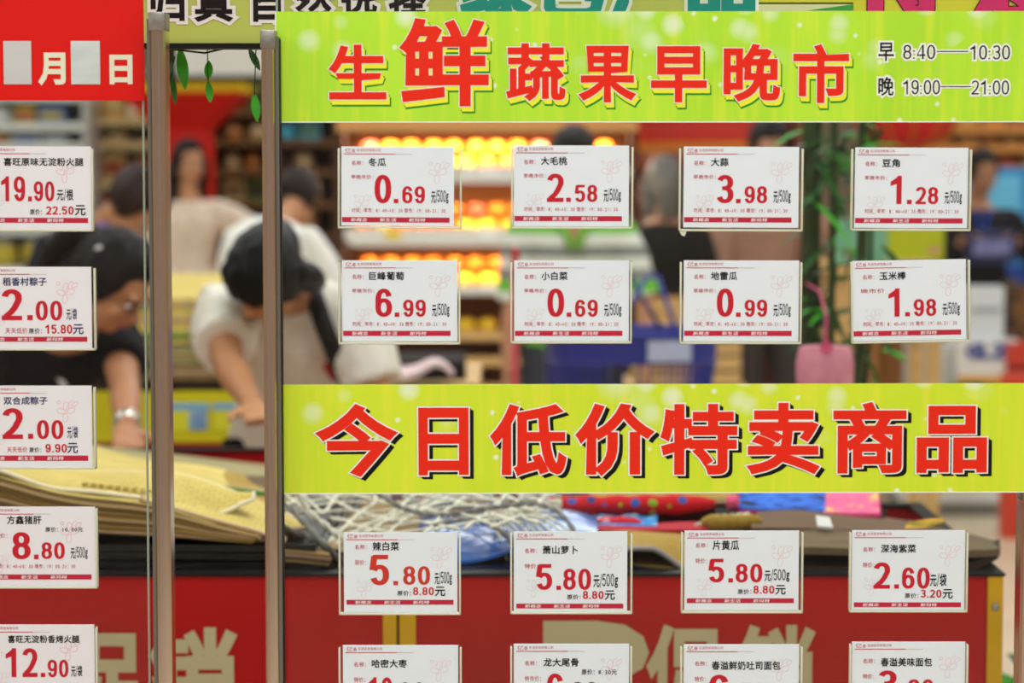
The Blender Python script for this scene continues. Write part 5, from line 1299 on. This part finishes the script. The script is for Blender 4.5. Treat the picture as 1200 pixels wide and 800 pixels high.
def person(label, loc, yaw, H, lean, handL, handR, skin, hair_c, hair, top, bottom, sleeve=.5, head=(0, 0, 0), curl=1.0, vox=.009, stance=.16, side=0.0, step=0.0,
           top_m=None, longtop=0.0, extras=None, girth=1.0, glasses=False, beltc=None, shoes='2a2422', sleeve_w=1.35):
    """standing figure, local frame: faces -Y, +X is its left hand side; hands are targets in the local frame"""
    k = H / 1.70; t = thing('person', label, 'person', loc, (0, 0, yaw))
    def loc_(h):
        if h is None or h[0] != 'px': return h
        return Matrix.Rotation(-yaw, 3, 'Z') @ (P(h[1], h[2], h[3]) - Vector(loc))
    handL, handR = loc_(handL), loc_(handR)
    ms = mat('skin_' + skin, skin, .55, var=.06, vscale=12)
    hip = Vector((0, 0, .90 * k)); spine = [hip]; n = 12; seg = .53 * k / n; dirs = []
    for i in range(n):
        a = lean * (.35 + .95 * curl * i / n); d = Vector((math.sin(side) * math.sin(a + .2) * 1.0, -math.sin(a), math.cos(a))).normalized(); dirs.append(d); spine.append(spine[-1] + d * seg)
    dirs.append(dirs[-1])
    def at_(f):
        f = max(0, min(1, f)) * n; i = min(int(f), n - 1); return spine[i].lerp(spine[i + 1], f - i), dirs[i]
    TR = [(-.02, .145, .10), (.08, .168, .118), (.2, .150, .108), (.34, .132, .098), (.5, .142, .108), (.64, .162, .118), (.76, .172, .115), (.85, .168, .098), (.92, .125, .078), (.98, .062, .058), (1.0, .054, .054)]
    def trunk(mb, inf, lo=-.2, hi=1.0, gir=1.0, flare=0.0):
        vs = []; fs = []; m_ = 22; R = 26
        for i in range(m_ + 1):
            f = lo + (hi - lo) * i / m_; p, d = at_(f)
            if f < 0: p = hip + Vector((0, 0, f * .53 * k))
            for j in range(len(TR) - 1):
                if TR[j][0] <= f <= TR[j + 1][0] or (j == 0 and f < TR[0][0]): break
            q = max(0, min(1, (f - TR[j][0]) / (TR[j + 1][0] - TR[j][0]))); q = q * q * (3 - 2 * q)
            w_ = (TR[j][1] + (TR[j + 1][1] - TR[j][1]) * q) * k * gir + inf + flare * max(0, .35 - f); e = (TR[j][2] + (TR[j + 1][2] - TR[j][2]) * q) * k * gir + inf + flare * max(0, .35 - f) * .8
            if f < 0: d = Vector((0, 0, 1))
            X = Vector((1, 0, 0)) - d * d.x; X.normalize(); Yv = d.cross(X)
            for r_ in range(R):
                a = 2 * PI * r_ / R; vs.append(p + X * math.cos(a) * w_ + Yv * math.sin(a) * e)
        for i in range(m_):
            for r_ in range(R): fs.append((i * R + r_, i * R + (r_ + 1) % R, (i + 1) * R + (r_ + 1) % R, (i + 1) * R + r_))
        fs.append(tuple(range(R - 1, -1, -1))); fs.append(tuple(m_ * R + r_ for r_ in range(R))); mb.add(vs, fs)
    body = MB(); trunk(body, 0, -.04, 1.0, girth)
    # neck and head
    nb, nd = at_(1.0); hp, hy_, hr = head
    base_a = lean * (.35 + .95 * curl) ; ha = base_a + hp
    nd2 = Vector((math.sin(side) * math.sin(base_a) * .6, -math.sin((base_a + ha) / 2), math.cos((base_a + ha) / 2))).normalized(); nt_ = nb + nd2 * .085 * k
    HM = Matrix.Rotation(hy_, 3, 'Z') @ Matrix.Rotation(ha, 3, 'X') @ Matrix.Rotation(hr, 3, 'Y')
    hc = nt_ + HM @ Vector((0, -.015 * k, .085 * k))
    body.tube([nb - nd2 * .05 * k, nb, nt_, nt_ + (hc - nt_) * .5], [.062 * k, .054 * k, .050 * k, .050 * k], 16)
    def hv(x, y, z): return hc + HM @ (Vector((x, y, z)) * k)
    body.ell(hv(0, .012, .028), (.074 * k, .092 * k, .086 * k), 22, 14, HM)
    body.ell(hv(0, -.022, -.030), (.060 * k, .066 * k, .078 * k), 18, 12, HM)
    body.ell(hv(0, -.052, -.078), (.028 * k, .024 * k, .020 * k), 12, 8, HM)
    body.tube([hv(0, -.080, .012), hv(0, -.098, -.022), hv(0, -.088, -.034)], [.007 * k, .012 * k, .012 * k], 8)
    for sx in (-1, 1):
        body.ell(hv(sx * .075, .008, -.012), (.008 * k, .018 * k, .030 * k), 10, 8, HM)
        body.ell(hv(sx * .032, -.062, -.026), (.022 * k, .018 * k, .022 * k), 10, 8, HM)
        body.ell(hv(sx * .028, -.080, .030), (.024 * k, .010 * k, .007 * k), 10, 6, HM)
    body.ell(hv(0, -.080, -.052), (.022 * k, .010 * k, .007 * k), 10, 6, HM)
    # arms
    ch, cd = at_(.84); X = Vector((1, 0, 0)) - cd * cd.x; X.normalize(); arms = []
    for sx, tgt in ((1, handL), (-1, handR)):
        sh = ch + X * sx * .168 * k * (.5 + girth / 2)
        if tgt is None: tgt = (sx * .24 * k, -.06, .80 * k); hint = Vector((sx * .3, 1, 0))
        else: hint = Vector((sx * .5, .5, -.4))
        el, wr = ik(sh, tgt, .285 * k, .255 * k, hint); arms.append((sx, sh, el, wr))
        body.tube([ch + X * sx * .10 * k, sh, sh.lerp(el, .35), el, el.lerp(wr, .3), el.lerp(wr, .8), wr], [.05 * k, .050 * k, .045 * k, .036 * k, .038 * k, .027 * k, .024 * k], 14)
        hd = (wr - el).normalized(); hd = (hd + Vector((0, -.25, 0))).normalized() if abs(hd.z) > .8 else hd
        sd = Vector((sx, .1, 0)) - hd * hd.dot(Vector((sx, .1, 0))); sd.normalize(); nn = hd.cross(sd)
        if abs(hd.z) > .6: sd, nn = nn, sd                      # hanging hand: thumb to the front
        pc = wr + hd * .048 * k
        HB = Matrix((sd, nn, hd)).transposed()
        body.ell(pc, (.038 * k, .015 * k, .052 * k), 14, 10, HB)
        cs = Vector((0, -1, 0)) if abs(nn.y) > abs(nn.x) else nn
        bend = nn * (-1 if nn.y > 0 or nn.z > 0 else 1)
        for fi, (ox, L_) in enumerate(((.028, .068), (.010, .078), (-.009, .073), (-.026, .057))):
            p0 = pc + sd * ox * k + hd * .035 * k; p1 = p0 + (hd + sd * ox * 3).normalized() * L_ * .45 * k; p2 = p1 + (hd + bend * .5).normalized() * L_ * .33 * k; p3 = p2 + (hd + bend * 1.1).normalized() * L_ * .25 * k
            body.tube([p0, p1, p2, p3], [.0095 * k, .0088 * k, .008 * k, .0065 * k], 8)
        th = pc + sd * .030 * k - hd * .018 * k; t1 = th + (sd * .8 + hd * .7).normalized() * .034 * k; t2 = t1 + (sd * .3 + hd).normalized() * .028 * k
        body.tube([th, t1, t2], [.013 * k, .010 * k, .008 * k], 8)
    # legs
    legs = []
    for sx in (1, -1):
        hj = hip + Vector((sx * .088 * k, 0, -.02 * k)); ft = Vector((sx * stance * k * .7, step * sx, .075 * k)); kn_, an = ik(hj, ft, .43 * k, .41 * k, (sx * .1, -1, 0)); legs.append((sx, hj, kn_, an))
        body.tube([hj + Vector((0, 0, .03)), hj.lerp(kn_, .3), kn_, kn_.lerp(an, .3), an], [.082 * k, .076 * k, .052 * k, .054 * k, .036 * k], 14)
        body.tube([an, an + Vector((0, -.05, -.035)) * k, an + Vector((0, -.13, -.048)) * k], [.036 * k, .036 * k, .026 * k], 10)
    remesh(body, 'body', ms, t, vox * .72, 2)
    # clothes
    tm = top_m or mat('cloth_' + top, top, .85, var=.08, vscale=7)
    sh_ = MB(); trunk(sh_, .014, -.16 - longtop, .945, girth, .10 if longtop > .0 and girth < 1 else .03)
    for sx, s0, el, wr in arms:
        if sleeve > 0:
            e1 = s0.lerp(el, min(1, sleeve * 2)) if sleeve < .5 else el; pts = [ch + X * sx * .08 * k, s0, s0.lerp(el, .4 * min(1, sleeve * 2)), e1]; rs = [.062 * k, .064 * k, .062 * k * (1 + (sleeve_w - 1) * .4), .046 * k * sleeve_w]
            if sleeve > .6: pts += [el.lerp(wr, .5), wr]; rs += [.046 * k, .036 * k]
            sh_.tube(pts, rs, 16)
    shirt = remesh(sh_, 'shirt', tm, t, vox, 2, .006, 16, len(label))
    tr = MB(); trunk(tr, .008, -.10, .16, girth)
    for sx, hj, kn_, an in legs: tr.tube([hj + Vector((0, 0, .05)), hj.lerp(kn_, .3), kn_, kn_.lerp(an, .4), an + Vector((0, 0, .02))], [.098 * k, .092 * k, .070 * k, .066 * k, .060 * k], 16)
    remesh(tr, 'trousers', mat('trouser_' + bottom, bottom, .85), t, vox, 2, .004, 14)
    for sx, hj, kn_, an in legs:
        f = MB().ell(an + Vector((0, -.055, -.040)) * k, (.046 * k, .125 * k, .036 * k), 16, 10); f.v = [(x, y, max(z, .004)) for x, y, z in f.v]; f.build('shoe', mat('shoe_' + shoes, shoes, .5), t, True)
    # hair: a cap that leaves the face free
    mh = mat('hair_' + hair_c, hair_c, .42, var=.25, vscale=9, bump=.8, bscale=50, stretch=(6, 6, .8))
    hb = MB(); q = MB().ell((0, 0, 0), 1.0, 36, 26); vs = []
    for x, y, z in q.v:
        face = (-y) * .95 - z * .35; f = 1 / (1 + math.exp(-(face - .60 - .07 * math.sin(7 * x + 2)) * 16)) if z < .62 else 0
        nape = 1 / (1 + math.exp((z + (.95 if hair in ('long', 'bob', 'tail') else .80)) * 14))
        r_ = 1.10 + .035 * math.sin(9 * math.atan2(y, x) + 4 * z) * .4; r_ = r_ * (1 - .30 * f) * (1 - .25 * nape)
        vs.append(hv(x * .080 * r_, .014 + y * .100 * r_, .022 + z * .101 * r_))
    hb.add(vs, q.f)
    if hair in ('long', 'bob'):
        L_ = .12 if hair == 'bob' else .2
        for sx in (-1, 1): hb.tube([hv(sx * .066, .015, .03), hv(sx * .080, .012, -.05), hv(sx * .078, .012, -.05 - L_ * .6), hv(sx * .060, .02, -.05 - L_)], [.034 * k, .036 * k, .032 * k, .012 * k], 12)
        hb.tube([hv(0, .07, .02), hv(0, .088, -.06), hv(0, .08, -.06 - L_)], [.06 * k, .062 * k, .035 * k], 14)
    if hair == 'bun': hb.ell(hv(0, .045, .140), (.042 * k, .040 * k, .040 * k), 16, 10); hb.tube([hv(0, .04, .08), hv(0, .045, .13)], .03 * k, 12)
    if hair == 'tail': hb.tube([hv(0, .10, .05), hv(.0, .15, .03), hv(0, .17, -.05), hv(0, .15, -.16)], [.028 * k, .034 * k, .034 * k, .012 * k], 14)
    remesh(hb, 'hair', mh, t, .0055 * k / .9, 1, .003, 60)
    # face
    for sx in (-1, 1):
        e = MB().ell(hv(sx * .031, -.0785, .006), (.0125 * k, .006 * k, .0065 * k), 12, 8, HM).build('eye', mat('eye_white', 'e8e4dc', .3), t, True)
        MB().ell(hv(sx * .031, -.0840, .006), (.0058 * k, .003 * k, .0058 * k), 10, 6, HM).build('iris', mat('iris_dark', '1a120e', .2), e, True)
        MB().tube([hv(sx * .014, -.0885, .024), hv(sx * .031, -.091, .029), hv(sx * .049, -.080, .024)], [.0022 * k, .003 * k, .0015 * k], 6).build('eyebrow', mh, t, True)
    MB().tube([hv(-.021, -.084, -.050), hv(-.008, -.0915, -.048), hv(.008, -.0915, -.048), hv(.021, -.084, -.050)], [.002 * k, .0045 * k, .0045 * k, .002 * k], 8).build('lips', mat('lip_pink', 'b0605a', .4), t, True)
    if glasses:
        g = MB()
        for sx in (-1, 1):
            g.tube([hv(sx * .032 + .020 * math.cos(a * PI / 8), -.096, .006 + .014 * math.sin(a * PI / 8)) for a in range(17)], .0013 * k, 6)
            g.tube([hv(sx * .052, -.095, .010), hv(sx * .078, -.05, .010), hv(sx * .080, .0, .006)], .0013 * k, 6)
        g.tube([hv(-.012, -.096, .008), hv(.012, -.096, .008)], .0013 * k, 6); g.build('glasses', mat('glasses_dark', '241a16', .3), t, True)
    return dict(t=t, k=k, at=at_, hv=hv, arms=arms, body=body, dirs=dirs, shirt=shirt)

def strip(who, pts, wd, th, name, m):
    MB().tube(pts, wd, 8, th).build(name, m, who['t'], True)

def lace_mat(name, c, c2):
    return mat(name, c, .9, var=.1, vscale=30, bump=.6, bscale=80, c2=c2)
def band_mat(name, cols, period):
    """horizontal knitted stripes"""
    m = mat(name, cols[0], .85); nt = m.node_tree; b = nt.nodes['Principled BSDF']; L = nt.links.new
    tc = nt.nodes.new('ShaderNodeTexCoord'); sp = nt.nodes.new('ShaderNodeSeparateXYZ'); L(tc.outputs['Object'], sp.inputs[0])
    d = nt.nodes.new('ShaderNodeMath'); d.operation = 'MULTIPLY'; d.inputs[1].default_value = 1 / period; L(sp.outputs[2], d.inputs[0])
    f = nt.nodes.new('ShaderNodeMath'); f.operation = 'FRACT'; L(d.outputs[0], f.inputs[0])
    r = nt.nodes.new('ShaderNodeValToRGB'); r.color_ramp.interpolation = 'CONSTANT'
    while len(r.color_ramp.elements) < len(cols): r.color_ramp.elements.new(.5)
    for i, c in enumerate(cols): r.color_ramp.elements[i].position = i / len(cols); r.color_ramp.elements[i].color = srgb(c)
    L(f.outputs[0], r.inputs[0]); L(r.outputs[0], b.inputs['Base Color']); return m

def gx(px, Y): return px_x(px, Y)
# 1 woman in white blouse bending over the bin from behind it
A = person('black-haired woman in a white short-sleeved blouse bending forward behind the right post', (gx(350, 5.45), 5.45, 0), -.04, 1.57, .78, ('px', 402, 560, 4.95), ('px', 312, 520, 4.62), 'c08a62', '100c0b', 'bob', 'ece8dc', '1c1c1e',
       sleeve=.34, head=(.42, -.1, 0), vox=.0085, top_m=lace_mat('white_blouse', 'f0ece0', 'e6dfcc'), girth=.86, sleeve_w=1.6)
p0, d0 = A['at'](.93)
q0, _ = A['at'](.80); q1, _ = A['at'](.45); q2, _ = A['at'](.15)
strip(A, [p0 + Vector((.055, .02, .035)), q0 + Vector((.10, -.13, -.02)), q1 + Vector((.14, -.14, -.03)), q2 + Vector((.18, -.06, -.04))], .021, .3, 'bag_strap', mat('strap_black', '12100f', .5))
for dx, dz in ((.105, .02), (.13, -.045)):
    c_, _ = A['at'](.42); c_ = c_ + Vector((dx, -.142, dz)); h_ = MB()
    h_.ell(c_ + Vector((-.009, 0, .008)), (.012, .006, .012), 10, 6).ell(c_ + Vector((.009, 0, .008)), (.012, .006, .012), 10, 6).add([c_ + Vector((-.02, -.004, .004)), c_ + Vector((.02, -.004, .004)), c_ + Vector((0, -.004, -.026))], [(0, 2, 1)])
    h_.build('red_heart', mat('heart_red', 'b4161c', .7), A['t'], True)
# 2 woman with glasses in black, at the left
B = person('woman in glasses and black top with white zigzag stripe, leaning at the left', (gx(0, 5.40), 5.40, 0), .72, 1.54, .98, ('px', 152, 522, 4.78), ('px', 10, 560, 4.9), 'bd8560', '17110f', 'tail', '121013', '1a1a20',
       sleeve=.30, head=(-.52, .45, 0), vox=.0085, glasses=True)
c_, _ = B['at'](.6)
MB().tube([c_ + Vector((-.02 + .012 * (-1) ** i, -.135 - .002 * i, .10 - .035 * i)) for i in range(9)], .009, 6, .4).build('zigzag_stripe', mat('stripe_white', 'd8d4ce', .8), B['t'])
wr = B['arms'][0][3]; el = B['arms'][0][2]; dd = (wr - el).normalized()
MB().tube([wr - dd * .035, wr - dd * .012], .029, 16).build('wrist_watch', mat('watch_silver', 'c8c4b8', .3, .7), B['t'], True)
MB().ell(B['hv'](-.06, .05, .07), (.02, .012, .008), 10, 6).build('hair_clip', mat('clip_silver', 'd0ccc8', .3, .6), B['t'], True)
# 3 woman with bun behind her
C_ = person('woman with a brown hair bun and purple collar, head bowed, left of the posts', (gx(62, 7.5), 7.5, 0), .95, 1.60, .62, (.25, -.45, .92), (-.15, -.42, .95), 'c48c64', '2c1a12', 'bun', '1c1a26', '22222a',
       sleeve=.35, head=(.25, .1, 0), vox=.010)
p0, d0 = C_['at'](.94)
MB().tube([p0 + Vector((.085 * math.cos(a), -.02 + .07 * math.sin(a), .02 - .02 * math.sin(a))) for a in [i * PI / 8 for i in range(17)]], .012, 8).build('purple_collar', mat('collar_purple', '8c7cc0', .8), C_['t'], True)
c_, _ = C_['at'](.6)
for i in range(5): MB().ell(c_ + Vector((.05 + .03 * (i % 2), -.125, .08 - .05 * i)), (.028, .008, .024), 10, 6).build('pink_flower_print', mat('flower_pink', 'c4506c', .8), C_['t'], True)
# 4 woman in lace top standing far back
D = person('dark-haired woman in a pale lace top and black trousers standing far back between the posts', (gx(224, 11.7), 11.7, 0), .10, 1.57, .03, (.36, -.20, 1.16), None, 'c08c68', '1c1412', 'long', 'e6d8c4', '16161a',
       sleeve=.34, head=(.08, .4, 0), girth=.9, vox=.011, longtop=.12, top_m=lace_mat('beige_lace', 'eee2d2', 'd8bfa4'), sleeve_w=1.7)
# 5 man in white shirt seen from behind
E_ = person('short-haired man in a white shirt seen from behind, right of the right post', (gx(286, 8.6), 8.6, 0), 2.55, 1.57, .60, (.15, -.45, .95), (-.2, -.45, .95), 'b98460', '241a16', 'short', 'e9e6dc', '2a2a30', sleeve=.45, head=(.18, .35, 0), vox=.010, girth=1.08)
# 6 man in striped polo
F_ = person('man in a green, white and grey striped polo shirt, face hidden by the peach card', (gx(668, 8.4), 8.4, 0), .06, 1.60, .06, (.24, -.22, .84), None, 'b98460', '110d0c', 'short', 'e6e8dc', '33363c', sleeve=.5, head=(.35, .05, 0), vox=.010, girth=1.04, longtop=.16,
       top_m=band_mat('striped_knit', ('e4e6da', '6fc43c', '8b8f86', 'e4e6da', '8b8f86'), .20))
c_, _ = F_['at'](.88)
MB().add([c_ + Vector((-.045, -.108, .050)), c_ + Vector((.045, -.108, .050)), c_ + Vector((.0, -.150, -.10)), c_ + Vector((-.045, -.10, .050)), c_ + Vector((.045, -.10, .050)), c_ + Vector((.0, -.13, -.10))], [(0, 2, 1), (3, 4, 5), (0, 1, 4, 3), (1, 2, 5, 4), (2, 0, 3, 5)]).build('open_neck', mat('skin_b98460', 'b98460', .55), F_['t'])
for sx in (-1, 1): MB().tube([c_ + Vector((sx * .06, -.07, .075)), c_ + Vector((sx * .05, -.125, .02)), c_ + Vector((sx * .01, -.158, -.09))], .014, 8, .5).build('collar_flap', mat('collar_green', '7ec44c', .8), F_['t'], True)
# 7 person in black with grey hair
G_ = person('grey-haired person in black clothes standing between the second and third top cards', (gx(775, 9.9), 9.9, 0), 2.9, 1.49, .10, None, None, 'b8856a', '6e6a62', 'bob', '17130f', '17130f', sleeve=.9, head=(.1, .3, 0), vox=.011, girth=1.06)
# 8 person with black hair in white, behind the garlic card
H_ = person('black-haired person in a tan shirt whose head shows just above the garlic card', (gx(890, 10.2), 10.2, 0), .3, 1.66, .04, (.34, -.25, 1.05), None, 'b8856a', '120e0d', 'short', 'a8806c', '3a3432', sleeve=.5, head=(.4, -.2, 0), vox=.011)
# 9 man in dark clothes at the right holding a dark blue box
I_ = person('man in a black jacket holding a dark blue box, right of the bean card', (gx(1140, 11.4), 11.4, 0), .0, 1.53, .05, (.13, -.27, 1.10), (-.13, -.27, 1.10), 'bf8a68', '14100e', 'short', '18171c', '1f1f26', sleeve=.95, head=(.22, .25, 0), vox=.011, girth=1.05)
c_, _ = I_['at'](.7)
MB().tube([c_ + Vector((-.03, -.135, .12)), c_ + Vector((0, -.145, -.05)), c_ + Vector((.03, -.135, .12))], .010, 6, .4).build('blue_lanyard', mat('lanyard_blue', '2a5cc8', .6), I_['t'])
t = thing('held_box', 'dark blue box with pale print held by the man in black at the right', 'box', (gx(1140, 11.4), 11.08, 1.04))
MB().box((-.11, -.05, -.02), (.11, .05, .13)).build('box', mat('heldbox_blue', '2c3054', .5), t, bevel=.006)
MB().box((-.085, -.053, .02), (.085, -.051, .09)).build('pale_print', mat('heldbox_print', '8f90b8', .5, c2='5a5c90', vscale=40), t)
